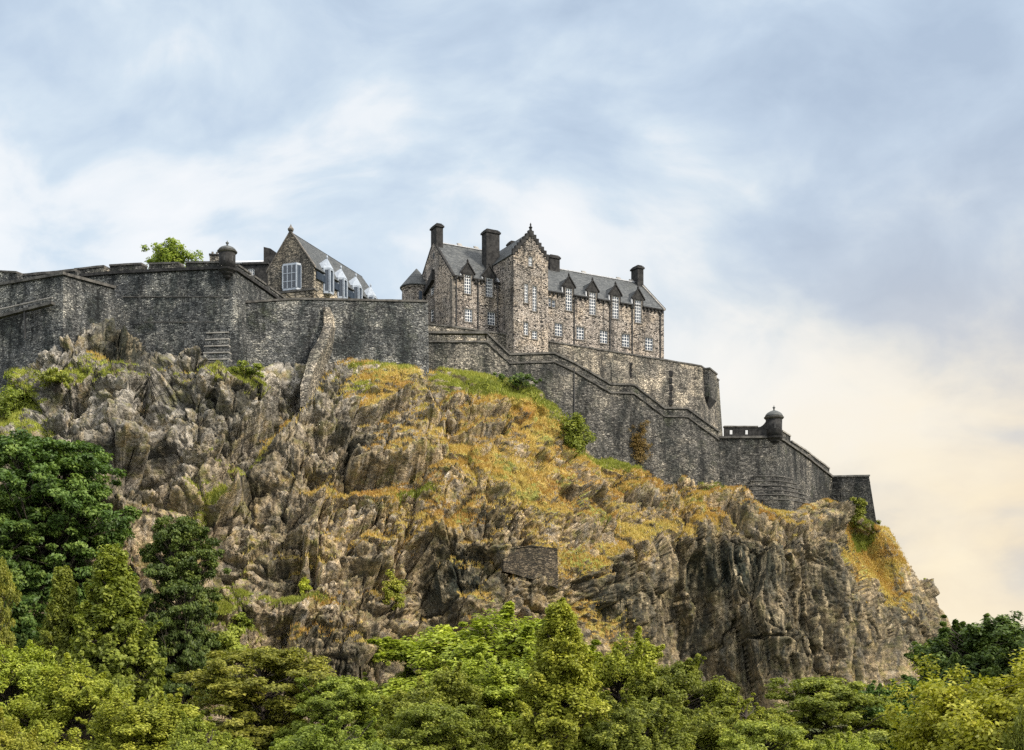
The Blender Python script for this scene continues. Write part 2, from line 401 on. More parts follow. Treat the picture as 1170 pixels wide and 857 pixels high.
def worley(p, seed=0):
    """distance to the nearest and second nearest cell points, offset to the nearest, its random numbers"""
    i0 = np.floor(p).astype(np.int64); n = len(p)
    d1 = np.full(n, 9e9); d2 = np.full(n, 9e9); off = np.zeros((n, 3)); rid = np.zeros((n, 4))
    for dx in (-1, 0, 1):
        for dy in (-1, 0, 1):
            for dz in (-1, 0, 1):
                a, b, c = i0[:, 0] + dx, i0[:, 1] + dy, i0[:, 2] + dz
                q = np.stack([a + h01(a, b, c, seed), b + h01(a, b, c, seed + 1), c + h01(a, b, c, seed + 2)], 1)
                v = p - q; d = (v * v).sum(1); m = d < d1
                d2 = np.where(m, d1, np.minimum(d2, d)); d1 = np.where(m, d, d1)
                off[m] = v[m]
                if m.any():
                    am, bm, cm = a[m], b[m], c[m]
                    rid[m] = np.stack([h01(am, bm, cm, seed + 3), h01(am, bm, cm, seed + 4), h01(am, bm, cm, seed + 5), h01(am, bm, cm, seed + 6)], 1)
    return np.sqrt(d1), np.sqrt(d2), off, rid
def sstep(x, a, b):
    t = np.clip((x - a) / (b - a), 0, 1); return t * t * (3 - 2 * t)

# ------------------------------------------------------------------ ground sheet
def build_ground():
    ys = np.concatenate([[-400, -60, -10, 10, 20, 30, 42, 55], np.linspace(62, 240, 60), [300, 420, 700, 1500, 3500, 6000]])
    xs = np.concatenate([[-5000, -2000, -800, -400, -250], np.linspace(-180, 180, 90), [250, 400, 800, 2000, 5000]])
    X, Y = np.meshgrid(xs, ys); P = np.stack([X.ravel(), Y.ravel(), np.zeros(X.size)], 1)
    x, y = P[:, 0], P[:, 1]
    z = 10.2 * (1 - sstep(y, 3, 34))
    z += .5 * fbm(P / 14, 3, seed=3)
    z += 9 * sstep(y, 95, 150) * sstep(-x, 15, 60) * (1 - sstep(y, 260, 500))       # bank rising under the big trees
    P[:, 2] = z
    nx = len(xs); ny = len(ys)
    idx = np.arange(nx * ny).reshape(ny, nx)
    Fc = np.stack([idx[:-1, :-1], idx[:-1, 1:], idx[1:, 1:], idx[1:, :-1]], -1).reshape(-1, 4)
    o = link('ground', np_mesh('ground', P, Fc, M['ground'], smooth=True))
    tag(o, 'dark turf of the valley floor below the trees', 'ground', kind='structure')
    return P
build_ground()

# ------------------------------------------------------------------ the crag
# stations from one end of the rock to the other; every row is (px, py, depth); rows: wall foot -> valley floor
RW = [
 [(-170, 455, 166), (-165, 500, 152), (-165, 575, 142), (-165, 650, 133), (-160, 720, 126), (-160, 790, 120)],
 [(-60, 450, 158), (-60, 490, 148), (-60, 560, 139), (-60, 640, 131), (-60, 720, 124), (-60, 790, 119)],
 [(0, 444, 155), (0, 490, 148), (0, 560, 138), (0, 640, 130), (0, 720, 124), (0, 790, 119)],
 [(48, 409, 152), (48, 470, 146), (48, 560, 137), (48, 640, 130), (48, 720, 124), (48, 790, 119)],
 [(88, 386, 153.5), (90, 460, 147), (92, 550, 138), (95, 640, 131), (98, 720, 126), (100, 790, 121)],
 [(143, 381, 157.5), (143, 440, 149), (145, 545, 140), (145, 640, 133), (148, 720, 128), (150, 790, 123)],
 [(172, 408, 157.5), (174, 460, 150), (178, 550, 142), (182, 640, 135), (185, 720, 130), (190, 790, 126)],
 [(222, 397, 156), (222, 450, 150), (225, 545, 143), (228, 640, 136), (230, 720, 131), (235, 790, 127)],
 [(246, 421, 155.6), (247, 465, 150.5), (248, 548, 144), (250, 640, 137), (252, 720, 132), (257, 790, 128)],
 [(268, 424, 156), (268, 470, 151), (270, 550, 145), (272, 640, 138), (275, 720, 133), (280, 790, 129)],
 [(325, 412, 161), (325, 470, 154), (325, 550, 146), (325, 640, 139), (325, 720, 134), (328, 790, 130)],
 [(390, 408, 165), (390, 468, 157), (388, 550, 149), (385, 640, 141), (382, 720, 136), (382, 790, 132)],
 [(437, 416, 167.5), (436, 470, 160), (435, 550, 151), (433, 635, 144), (430, 720, 137), (430, 790, 133)],
 [(490, 422, 170.5), (490, 470, 163), (488, 545, 153.5), (486, 610, 148), (484, 712, 142), (484, 790, 136)],
 [(560, 430, 173.5), (558, 470, 165.5), (556, 540, 155.5), (556, 612, 148.5), (556, 712, 143.5), (556, 790, 139)],
 [(610, 448, 176), (606, 480, 169), (604, 545, 159), (604, 618, 151), (604, 700, 147), (604, 790, 143)],
 [(645, 476, 178.5), (642, 505, 172), (640, 560, 163), (640, 632, 154), (640, 710, 149), (640, 790, 146)],
 [(700, 528, 182), (695, 552, 176), (690, 600, 167), (688, 652, 159), (686, 715, 156), (684, 790, 154)],
 [(760, 548, 186), (756, 570, 181), (752, 600, 173), (748, 630, 167), (748, 710, 164), (748, 790, 162)],
 [(822, 553, 189.6), (820, 572, 185), (816, 590, 179), (812, 611, 174.5), (812, 700, 171.5), (812, 795, 169)],
 [(888, 586, 188.2), (888, 594, 185.5), (886, 602, 181.5), (884, 618, 177), (880, 705, 174), (878, 795, 171)],
 [(926, 578, 194.5), (930, 588, 190), (934, 600, 185), (938, 625, 180), (940, 710, 176), (940, 800, 173)],
 [(946, 573, 205), (950, 590, 194), (962, 622, 187), (980, 660, 182), (1000, 722, 178), (1008, 805, 175)],
 [(956, 583, 203.4), (970, 606, 200.6), (985, 640, 199), (1000, 680, 193.5), (1022, 730, 188), (1032, 805, 184)],
 [(997, 600, 199.8), (1011, 622, 199.6), (1028, 655, 199.5), (1044, 690, 198), (1056, 728, 195), (1060, 805, 192)],
 [(1004, 602, 204.5), (1022, 630, 206), (1044, 663, 207), (1064, 694, 205.5), (1078, 722, 204), (1082, 805, 201)],
 [(1000, 604, 222), (1014, 634, 226), (1034, 668, 228), (1056, 702, 229), (1070, 730, 229), (1074, 805, 228)],
 [(900, 604, 262), (905, 634, 265), (910, 668, 268), (915, 702, 270), (920, 730, 272), (925, 805, 274)],
]
def catmull(P, n_per):
    """P: (k, m, 3) control rows along axis 0 -> resampled"""
    k = len(P); out = []
    ext = np.concatenate([[2 * P[0] - P[1]], P, [2 * P[-1] - P[-2]]])
    for i in range(k - 1):
        p0, p1, p2, p3 = ext[i], ext[i + 1], ext[i + 2], ext[i + 3]; n = n_per[i]
        t = (np.arange(n) / n)[:, None, None]
        out.append(.5 * (2 * p1 + (p2 - p0) * t + (2 * p0 - 5 * p1 + 4 * p2 - p3) * t ** 2 + (3 * p1 - p0 - 3 * p2 + p3) * t ** 3))
    out.append(P[-1:]); return np.concatenate(out)
# hand-placed patches of vegetation and rock tone: (px, py, rx, ry, degrees, weight)
GRASS = [(565, 445, 85, 26, 12, 1.1), (620, 478, 45, 22, 35, .9), (440, 425, 70, 18, 5, .8), (425, 450, 45, 22, 10, .8), (470, 470, 40, 22, 0, .35), (560, 540, 90, 26, 20, 1.0), (520, 520, 40, 30, 0, .8),
         (610, 568, 70, 16, 22, 1.0), (500, 590, 45, 22, -10, .85), (455, 565, 70, 10, 5, .8), (395, 560, 55, 9, 4, .7), (680, 530, 60, 16, 22, .9), (735, 560, 70, 15, 8, .8), (610, 505, 36, 30, 20, .6),
         (690, 590, 60, 14, 10, .7), (665, 640, 75, 18, -8, .95), (740, 612, 60, 12, -12, .8), (800, 572, 45, 14, 0, .85), (795, 600, 30, 8, -20, .8), (850, 585, 60, 9, 0, .55), (690, 715, 45, 22, 30, .9), (720, 735, 30, 12, 40, .7),
         (998, 640, 21, 42, -25, 1.5), (962, 585, 12, 24, -35, 1.3), (1006, 685, 10, 14, -30, .6), (1030, 690, 10, 24, -35, .45), (235, 575, 55, 10, -38, 1.0), (290, 520, 50, 9, -38, .8), (330, 475, 40, 12, -30, .6), (205, 610, 14, 16, 0, .8),
         (280, 430, 34, 12, 0, .9), (100, 430, 55, 14, -5, .85), (110, 408, 16, 20, 0, .6), (20, 470, 34, 40, 0, 1.0), (200, 432, 60, 10, 0, .45), (345, 690, 45, 8, 0, .7), (520, 640, 50, 6, 0, .3), (470, 690, 60, 12, 20, .5),
         (440, 735, 60, 10, 0, .55), (330, 725, 50, 8, 0, .45), (900, 600, 40, 7, -10, .35), (545, 690, 30, 10, 30, .5), (360, 640, 60, 7, 0, .35), (400, 610, 50, 8, 0, .3), (255, 690, 40, 20, 0, .7), (180, 765, 90, 30, 0, 1.0)]
GREEN = [(555, 440, 80, 17, 10, 1.0), (620, 455, 36, 12, 30, .7), (440, 418, 55, 10, 5, .8), (415, 440, 20, 12, 0, .6), (280, 430, 40, 16, 0, 1.2), (100, 430, 70, 22, 0, 1.0), (20, 470, 50, 50, 0, 1.3), (960, 580, 14, 18, -35, .9), (800, 555, 40, 8, 0, .7),
         (700, 530, 60, 8, 22, .7), (680, 645, 50, 10, 0, .45), (480, 570, 30, 10, 0, .7), (345, 690, 50, 10, 0, .7), (255, 690, 50, 25, 0, .9), (180, 765, 100, 40, 0, 1.3), (440, 735, 40, 12, 0, .5), (810, 580, 25, 10, 0, .5), (985, 615, 16, 30, -30, .75)]
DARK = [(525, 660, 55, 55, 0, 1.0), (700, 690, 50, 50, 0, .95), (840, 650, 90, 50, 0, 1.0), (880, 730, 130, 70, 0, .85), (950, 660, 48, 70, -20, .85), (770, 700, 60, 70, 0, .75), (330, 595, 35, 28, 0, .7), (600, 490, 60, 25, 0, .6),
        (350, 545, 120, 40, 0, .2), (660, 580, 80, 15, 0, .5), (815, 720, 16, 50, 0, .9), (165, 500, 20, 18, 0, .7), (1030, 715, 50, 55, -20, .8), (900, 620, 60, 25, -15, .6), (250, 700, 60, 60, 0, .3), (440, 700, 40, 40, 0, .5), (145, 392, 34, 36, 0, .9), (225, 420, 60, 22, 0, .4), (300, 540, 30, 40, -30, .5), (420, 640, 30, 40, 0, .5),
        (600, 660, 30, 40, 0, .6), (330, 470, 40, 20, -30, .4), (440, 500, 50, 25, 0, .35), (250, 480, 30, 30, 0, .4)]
def patches(px, py, lst):
    r = np.zeros(len(px))
    for x, y, rx, ry, a, w in lst:
        a = math.radians(a); dx, dy = px - x, py - y
        u = (dx * math.cos(a) + dy * math.sin(a)) / rx; v = (-dx * math.sin(a) + dy * math.cos(a)) / ry
        r = np.maximum(r, w * np.exp(-.9 * (u * u + v * v) ** 1.4))
    return r

ROCK = {}
def build_rock():
    C = np.array([[tuple(W(*p)) for p in st] for st in RW])             # (stations, rows, 3)
    top = C[:, :1].copy(); top[:, 0, 1] += 16; top[:, 0, 2] += .3        # plateau hidden inside the walls
    under = C[:, -1:].copy(); under[:, 0, 1] -= 4; under[:, 0, 2] = -4
    C = np.concatenate([top, C, under], 1)
    px = [s[2][0] for s in RW]
    nu = [max(6, int(abs(px[i + 1] - px[i]) / 1.15)) for i in range(len(px) - 1)]
    nu[0] = 40; nu[-1] = 30; nu[-2] = 30; nu[-3] = 40; nu[-4] = 50; nu[-5] = 50
    G = catmull(C, nu)                                                  # along u
    G = catmull(G.transpose(1, 0, 2), [10, 68, 90, 90, 85, 60, 10])     # along the fall line
    R, U = G.shape[:2]
    P = G.reshape(-1, 3)
    du = np.gradient(G, axis=1); dr = np.gradient(G, axis=0)
    N = np.cross(dr, du).reshape(-1, 3); N /= np.linalg.norm(N, axis=1)[:, None] + 1e-9
    flip = (N[:, 1] > 0) & (P[:, 1] < 200)
    if flip.mean() > .3: N = -N
    px_, py_ = CX + F * P[:, 0] / P[:, 1], HY - F * (P[:, 2] - CZ) / P[:, 1]
    wob = 10 * np.stack([fbm(P / 5, 3, seed=50), fbm(P / 5, 3, seed=60)], 1)
    g = patches(px_ + wob[:, 0], py_ + wob[:, 1], GRASS); gr = np.clip(patches(px_ + wob[:, 0], py_ + wob[:, 1], GREEN) + .45 * sstep(-px_, -420, -250) + .5 * fbm(P / 8, 3, seed=75), 0, 1)
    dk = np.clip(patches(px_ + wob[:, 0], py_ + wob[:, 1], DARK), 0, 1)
    right = sstep(px_, 620, 760)                                        # columnar jointing on this side, crumpled crag on the other
    wm = np.clip(sstep(py_ + px_ * .25, 500, 700) * .8 + sstep(px_, 380, 560) * .5 + right * .3 + .25 * fbm(P / 11, 3, seed=95), 0, 1)
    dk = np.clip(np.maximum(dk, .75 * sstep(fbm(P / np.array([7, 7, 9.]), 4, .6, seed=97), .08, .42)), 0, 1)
    smooth = np.clip(g * 1.1, 0, 1)
    edge = np.ones((R, U)); edge[:10] = np.linspace(0, .25, 10)[:, None]; edge[10:42] = np.linspace(.22, 1, 32)[:, None]
    fast = np.ones(R) ; fast[:8] = np.linspace(0, .3, 8); fast[8:20] = np.linspace(.3, 1, 12)
    lw = 1 - sstep(px_.reshape(R, U), 250, 330)
    edge = (edge * (1 - lw) + fast[:, None] * lw).ravel()
    # strata lean: shear the sampling space so blocks tilt up to one side
    Q = P.copy(); wv = np.stack([fbm(P / 7, 4, seed=s) for s in (1, 11, 21)], 1)
    Q = Q + wv * 1.6
    lean = (1 - right)
    Qs = np.stack([Q[:, 0] - lean * .55 * Q[:, 2], Q[:, 1], (Q[:, 2] + lean * .25 * Q[:, 0]) * (.62 - .27 * right)], 1)
    d = 1.8 * fbm(P / 14, 4, seed=5)
    crumple = sstep(fbm(P / 9, 3, seed=91), -.25, .30)                   # some faces stay as clean slabs, others are shattered
    ca, sa = math.cos(.92), math.sin(.92)
    al, ac = Q[:, 0] * ca + Q[:, 2] * sa, -Q[:, 0] * sa + Q[:, 2] * ca   # along and across the dipping strata
    Ql = np.stack([al * .42, Q[:, 1], ac], 1)
    Qc = np.stack([Q[:, 0] + .14 * Q[:, 2], Q[:, 1], Q[:, 2] * .17], 1)  # tall joint columns of the cliff
    dl = 0; dc = 0
    for size, amp, tilt, jw, seed, fine in ((9.0, 2.8, .55, .05, 100, 0), (4.2, 1.7, .65, .06, 200, 0), (2.0, .95, .75, .08, 300, .4), (1.0, .52, .8, .09, 310, .45), (.52, .26, .8, .10, 320, .5)):
        d1, d2, off, rid = worley(Ql / size, seed); tv = rid[:, 1:4] * 2 - 1
        k = (1 - fine) + fine * crumple
        dl = dl + k * (amp * (rid[:, 0] - .5) + (off * tv).sum(1) * tilt * size * (1 - .4 * smooth) - amp * .75 * (1 - sstep(d2 - d1, 0, jw)))
    dl = dl + .8 * fbm(Ql / 3.2, 5, .55, seed=15, ridged=True) * (.5 + .5 * crumple) + .34 * fbm(Q / .9, 4, .62, seed=41, ridged=True)
    cliff = right * sstep(py_, 585, 630)
    for size, amp, tilt, jw, seed in ((7.5, 3.4, .9, .03, 400), (3.3, 1.8, .95, .04, 410), (1.5, .75, .9, .05, 420), (.7, .34, .9, .07, 430)):
        d1, d2, off, rid = worley(Qc / size, seed)
        dc = dc + amp * (rid[:, 0] - .5) + (off[:, 0] * (rid[:, 1] - .5) * 1.5 + off[:, 2] * (rid[:, 2] - .25) * 1.7) * size * tilt * .55 - .5 * amp * (1 - sstep(d2 - d1, 0, jw))
    dc = dc + .2 * fbm(Q * np.array([1, 1, .5]) / .8, 4, .62, seed=43, ridged=True) + .5 * fbm(P / 5, 4, seed=44)
    d = d + dl * (1 - .97 * cliff) + dc * cliff
    # bedding steps: ledges with a lit top and a shaded riser
    zz = (P[:, 2] + 2.2 * fbm(P / 9, 3, seed=31) + .16 * P[:, 0] * lean) / 4.2
    d += (1.0 - .7 * right) * (1 - .95 * cliff) * .9 * ((zz - np.floor(zz)) * -1 + .5)
    for pts, wd, dep in (([(345, 450), (300, 512), (255, 562), (205, 612)], 15, 3.0), ([(803, 640), (812, 700), (822, 780)], 11, 3.5), ([(466, 600), (478, 650), (520, 730)], 15, 2.6),
                         ([(650, 640), (668, 690), (722, 762)], 13, 2.4), ([(166, 470), (176, 545)], 17, 3.2), ([(385, 440), (372, 520), (330, 610)], 12, 1.8), ([(905, 600), (925, 680), (930, 780)], 9, 2.0), ([(735, 640), (745, 700), (750, 780)], 9, 2.0)):
        m = np.full(len(px_), 1e9)
        for (x0, y0), (x1, y1) in zip(pts[:-1], pts[1:]):
            tt = np.clip(((px_ - x0) * (x1 - x0) + (py_ - y0) * (y1 - y0)) / ((x1 - x0) ** 2 + (y1 - y0) ** 2), 0, 1)
            m = np.minimum(m, np.hypot(px_ + wob[:, 0] * .6 - x0 - tt * (x1 - x0), py_ - y0 - tt * (y1 - y0)))
        d -= dep * np.exp(-(m / wd) ** 2)
    fold = np.where(smooth > .55, .4 + .15, 1.0)
    amp = edge * (1 - .50 * sstep(smooth, .35, .9)) * (1 - .1 * right * (1 - dk))
    tail = sstep(P[:, 0], 61, 66) * sstep(P[:, 1], 190, 203)             # smoother flank at the far shoulder
    amp = amp * (1 - .6 * tail)
    amp = amp * (1 - .65 * np.exp(-(((px_ - 925) / 55) ** 2 + ((py_ - 575) / 26) ** 2) ** 2))   # level shelf under the corner bastion
    D = d * amp + .25 * smooth
    V = P + N * D[:, None]
    V[:, 2] += 0
    # real slope after displacement
    Gv = V.reshape(R, U, 3)
    n2 = np.cross(np.gradient(Gv, axis=0), np.gradient(Gv, axis=1)).reshape(-1, 3); n2 /= np.linalg.norm(n2, axis=1)[:, None] + 1e-9
    if (n2 * N).sum(1).mean() < 0: n2 = -n2
    up = n2[:, 2]
    cen = np.exp(-(((px_ - 600) / 190) ** 2 + ((py_ - 535) / 100) ** 2) ** 2)
    cover = g * .95 + .19 * cen * (1 - dk * .6) + .42 * sstep(up, .36, .75) * (.6 + .4 * wm) * (1 - dk * .5) + .34 * fbm(P / 3.2, 4, .65, seed=73) * sstep(up, .1, .4) + (.85 * fbm(P / 1.9, 4, .68, seed=71) + .6 * fbm(P / 6, 3, seed=72)) * sstep(g + .5 * cen, .08, .3) - .5 * sstep(up, .45, .05) * (g < 1.25)
    cover = np.clip(cover, 0, 1)
    idx = np.arange(R * U).reshape(R, U)
    Fc = np.stack([idx[:-1, :-1], idx[1:, :-1], idx[1:, 1:], idx[:-1, 1:]], -1).reshape(-1, 4)
    if (np.cross(V[Fc[:, 1]] - V[Fc[:, 0]], V[Fc[:, 2]] - V[Fc[:, 0]]) * N[Fc[:, 0]]).sum(1).mean() < 0: Fc = Fc[:, ::-1]
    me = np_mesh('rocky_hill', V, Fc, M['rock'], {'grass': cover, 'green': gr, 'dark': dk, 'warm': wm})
    o = link('rocky_hill', me)
    tag(o, 'craggy rock hill with ledges of dry grass under the fortress', 'hill', kind='structure')
    ROCK.update(V=V, n=n2, cover=cover, green=gr, px=CX + F * V[:, 0] / V[:, 1], py=HY - F * (V[:, 2] - CZ) / V[:, 1], R=R, U=U)
build_rock()

def rock_at(px, py):
    """nearest visible point of the crag at a pixel"""
    d = (ROCK['px'] - px) ** 2 + (ROCK['py'] - py) ** 2 + np.maximum(0, ROCK['V'][:, 1] - 150) * .02
    i = int(np.argmin(d)); return Vector(ROCK['V'][i])

def build_turf():
    rng = np.random.default_rng(4)
    n_rows = ROCK['R'] * ROCK['U']
    rows = np.arange(n_rows) // ROCK['U']
    for name, mat, lab, sel, count in (('dry_grass', M['dry_blade'], 'ochre dry grass growing on the ledges of the crag', ROCK['green'] < .5, 26000),
                                       ('green_grass', M['green_blade'], 'yellow green grass growing below the fortress walls', ROCK['green'] >= .5, 16000)):
        ok = np.where(sel & (ROCK['cover'] > .5) & (rows > 8) & (rows < ROCK['R'] - 12) & (ROCK['n'][:, 2] > .02))[0]
        pick = rng.choice(ok, min(count, len(ok)), replace=False)
        base = ROCK['V'][pick]; K = 6
        b = np.repeat(base, K, 0) + rng.normal(0, .16, (len(pick) * K, 3)) * (1, 1, .3)
        nb = len(b); h = rng.uniform(.14, .42, nb); a = rng.uniform(0, 2 * np.pi, nb)
        lean = np.stack([np.cos(a), np.sin(a), np.zeros(nb)], 1) * (h * rng.uniform(.1, .7, nb))[:, None]
        lean[:, 1] -= h * .25
        w = np.stack([-np.sin(a), np.cos(a), np.zeros(nb)], 1) * .05
        tip = b + lean; tip[:, 2] += h
        Vv = np.stack([b - w, b + w, tip], 1).reshape(-1, 3); Vv[0::3, 2] -= .1; Vv[1::3, 2] -= .1
        broad = np.clip(.5 + 1.1 * fbm(base / 4.5, 3, seed=88), 0, 1)
        tint = np.repeat(np.repeat(broad * .6 + rng.uniform(0, .2, len(pick)), K) + rng.uniform(0, .2, nb), 3)
        me = np_mesh(name, Vv, np.arange(nb * 3).reshape(-1, 3), mat, {'tint': tint})
        tag(link(name, me), lab, 'grass', kind='stuff')
build_turf()

# ------------------------------------------------------------------ walls
RNG = random.Random(7)
def mitres(pts):
    """unit normals in plan at every corner, pointing at the viewer"""
    ns = []
    for a, b in zip(pts[:-1], pts[1:]):
        d = Vector((b.x - a.x, b.y - a.y, 0)).normalized(); n = Vector((d.y, -d.x, 0)); ns.append(n)
    out = [ns[0]]
    for i in range(1, len(pts) - 1):
        m = (ns[i - 1] + ns[i]); m.normalize(); out.append(m / max(.35, m.dot(ns[i])))
    out.append(ns[-1]); return out, ns
def wall_body(mb, pts, zb, thick=1.2, batter=.05, step=.9, jit=.06, zt=None):
    """pts: Vectors along the top edge, in order so that the outer face is on the right-hand side of travel"""
    mt, ns = mitres(pts); rng = RNG
    zt = zt or [p.z for p in pts]
    if not hasattr(zb, '__len__'): zb = [zb] * len(pts)
    for i in range(len(pts) - 1):
        a, b = pts[i], pts[i + 1]; L = (Vector((b.x - a.x, b.y - a.y))).length
        nu = max(1, int(L / step)); nv = max(1, int(max(zt[i] - zb[i], zt[i + 1] - zb[i + 1]) / step))
        i0 = len(mb.v)
        for v in range(nv + 1):
            for u in range(nu + 1):
                fu, fv = u / nu, v / nv
                za = zt[i] + (zb[i] - zt[i]) * fv; zb_ = zt[i + 1] + (zb[i + 1] - zt[i + 1]) * fv
                pa = Vector((a.x, a.y, za)) + mt[i] * batter * (zt[i] - za); pb = Vector((b.x, b.y, zb_)) + mt[i + 1] * batter * (zt[i + 1] - zb_)
                p = pa.lerp(pb, fu)
                if 0 < u < nu and v > 0: p = p + ns[i] * rng.uniform(-jit, jit) + Vector((0, 0, rng.uniform(-jit, jit)))
                mb.v.append(p)
        for v in range(nv):
            for u in range(nu):
                q = i0 + v * (nu + 1) + u; mb.f.append((q, q + nu + 1, q + nu + 2, q + 1))
        A, B = Vector((a.x, a.y, zt[i])), Vector((b.x, b.y, zt[i + 1]))
        A2, B2 = A - mt[i] * thick, B - mt[i + 1] * thick
        mb.poly(A, B, B2, A2); mb.poly(A2, B2, Vector((B2.x, B2.y, zb[i + 1])), Vector((A2.x, A2.y, zb[i])))
    for k, s in ((0, 0), (-1, 1)):
        p = Vector((pts[k].x, pts[k].y, zt[k])); q = p - mt[k] * thick
        f = Vector((p.x, p.y, zb[k])) + mt[k] * batter * (zt[k] - zb[k]); mb.poly(p, q, Vector((q.x, q.y, zb[k])), f)
def sweep(mb, pts, wf, wb, lo, hi, sub=1.1, jit=.025, gap=0):
    """a band of stones following pts: wf in front of the line, wb behind it, from z+lo to z+hi"""
    mt, ns = mitres(pts); rng = RNG
    for i in range(len(pts) - 1):
        a, b = pts[i], pts[i + 1]; n = max(1, int((b - a).length / sub)); rings = []
        for k in range(n + 1):
            f = k / n; p = a.lerp(b, f); m = mt[i].lerp(mt[i + 1], f)
            if 0 < k < n: m = m.lerp(ns[i], min(1, 4 * min(f, 1 - f)))
            j = rng.uniform(-jit, jit) if 0 < k < n else 0; j2 = rng.uniform(-jit, jit) if 0 < k < n else 0
            rings.append([p + m * (wf + j2) + Vector((0, 0, lo)), p - m * wb + Vector((0, 0, lo)), p - m * wb + Vector((0, 0, hi + j)), p + m * (wf + j2) + Vector((0, 0, hi + j))])
        i0 = len(mb.v)
        for r in rings: mb.v += r
        for k in range(n):
            for e in range(4):
                x = i0 + k * 4
                mb.f.append((x + e, x + (e + 1) % 4, x + 4 + (e + 1) % 4, x + 4 + e))
        mb.f.append((i0, i0 + 1, i0 + 2, i0 + 3)); mb.f.append(tuple(i0 + n * 4 + e for e in (3, 2, 1, 0)))
def shift(pts, d): return [p + Vector((0, 0, d)) for p in pts]
def zpx(py, d): return CZ + (HY - py) / F * d
def lerp_d(px, X, D): return float(np.interp(px, X, D))

def merlon(parent, mat, cop, a, b, z0a, z0b, z1a, z1b, thick=1.0):
    """a solid length of parapet between two embrasures with a capstone of its own"""
    a, b = Vector(a), Vector(b); d = (b - a); d.z = 0; n = Vector((d.y, -d.x, 0)).normalized()
    P = lambda p, z, t: Vector((p.x, p.y, z)) + n * t
    mb = MB(); mb.hexa([P(a, z0a, -.06), P(b, z0b, -.06), P(b, z0b, -thick), P(a, z0a, -thick), P(a, z1a, -.06), P(b, z1b, -.06), P(b, z1b, -thick), P(a, z1a, -thick)])
    o = mb.build('merlon', mat, parent)
    mb = MB(); sweep(mb, [P(a, z1a, 0), P(b, z1b, 0)], .08, thick + .08, .004, .26); mb.build('capstone', cop, o)

def turret(parent, c, r, zc, zb0, zb1, zd, ztip):
    """corbelled stone sentry box with a lead dome: zc corbel tip, zb0..zb1 drum, zd dome top"""
    h = zb1 - zb0
    mb = MB(); mb.lathe(c, [(r, zb0), (r * .98, zb0 + h * .5), (r, zb1)], 24); o = mb.build('sentry_turret', M['soot_stone'], parent, True)
    mb = MB(); k = zb0 - zc
    mb.lathe(c, [(.12, zc), (r * .35, zc + k * .18), (r * .42, zc + k * .3), (r * .7, zc + k * .5), (r * .76, zc + k * .6), (r * 1.05, zc + k * .82), (r * 1.1, zb0 - .004)], 24); mb.build('corbel', M['soot_stone'], o)
    mb = MB(); mb.lathe(c, [(r * 1.02, zb1 + .004), (r * 1.2, zb1 + h * .08), (r * 1.22, zb1 + h * .14), (r * 1.05, zb1 + h * .17)], 24); mb.build('cornice', M['coping'], o)
    z0 = zb1 + h * .171; H = zd - z0
    mb = MB(); mb.lathe(c, [(r * 1.10, z0), (r * 1.08, z0 + H * .15), (r * .98, z0 + H * .38), (r * .78, z0 + H * .62), (r * .48, z0 + H * .84), (r * .16, zd)], 24); mb.build('dome', M['dome_lead'], o, True)
    mb = MB(); f = ztip - zd
    mb.lathe(c, [(.16, zd), (.1, zd + f * .25), (.24, zd + f * .5), (.22, zd + f * .62), (.06, zd + f * .75), (.03, ztip)], 12); mb.build('finial', M['dome_lead'], o, True)
    for a in (-150, -95, -40):
        a = math.radians(a); n = Vector((math.cos(a), math.sin(a), 0)); s = Vector((-n.y, n.x, 0)); q = Vector((c[0], c[1], 0)) + n * (r + .012)
        mb = MB(); z = zb0 + h * .42; zz = zb0 + h * .78
        mb.hexa([q - s * .13 + Vector((0, 0, z)) - n * .3, q + s * .13 + Vector((0, 0, z)) - n * .3, q + s * .13 + Vector((0, 0, z)), q - s * .13 + Vector((0, 0, z)),
                 q - s * .13 + Vector((0, 0, zz)) - n * .3, q + s * .13 + Vector((0, 0, zz)) - n * .3, q + s * .13 + Vector((0, 0, zz)), q - s * .13 + Vector((0, 0, zz))])
        mb.build('loophole', M['iron'], o)

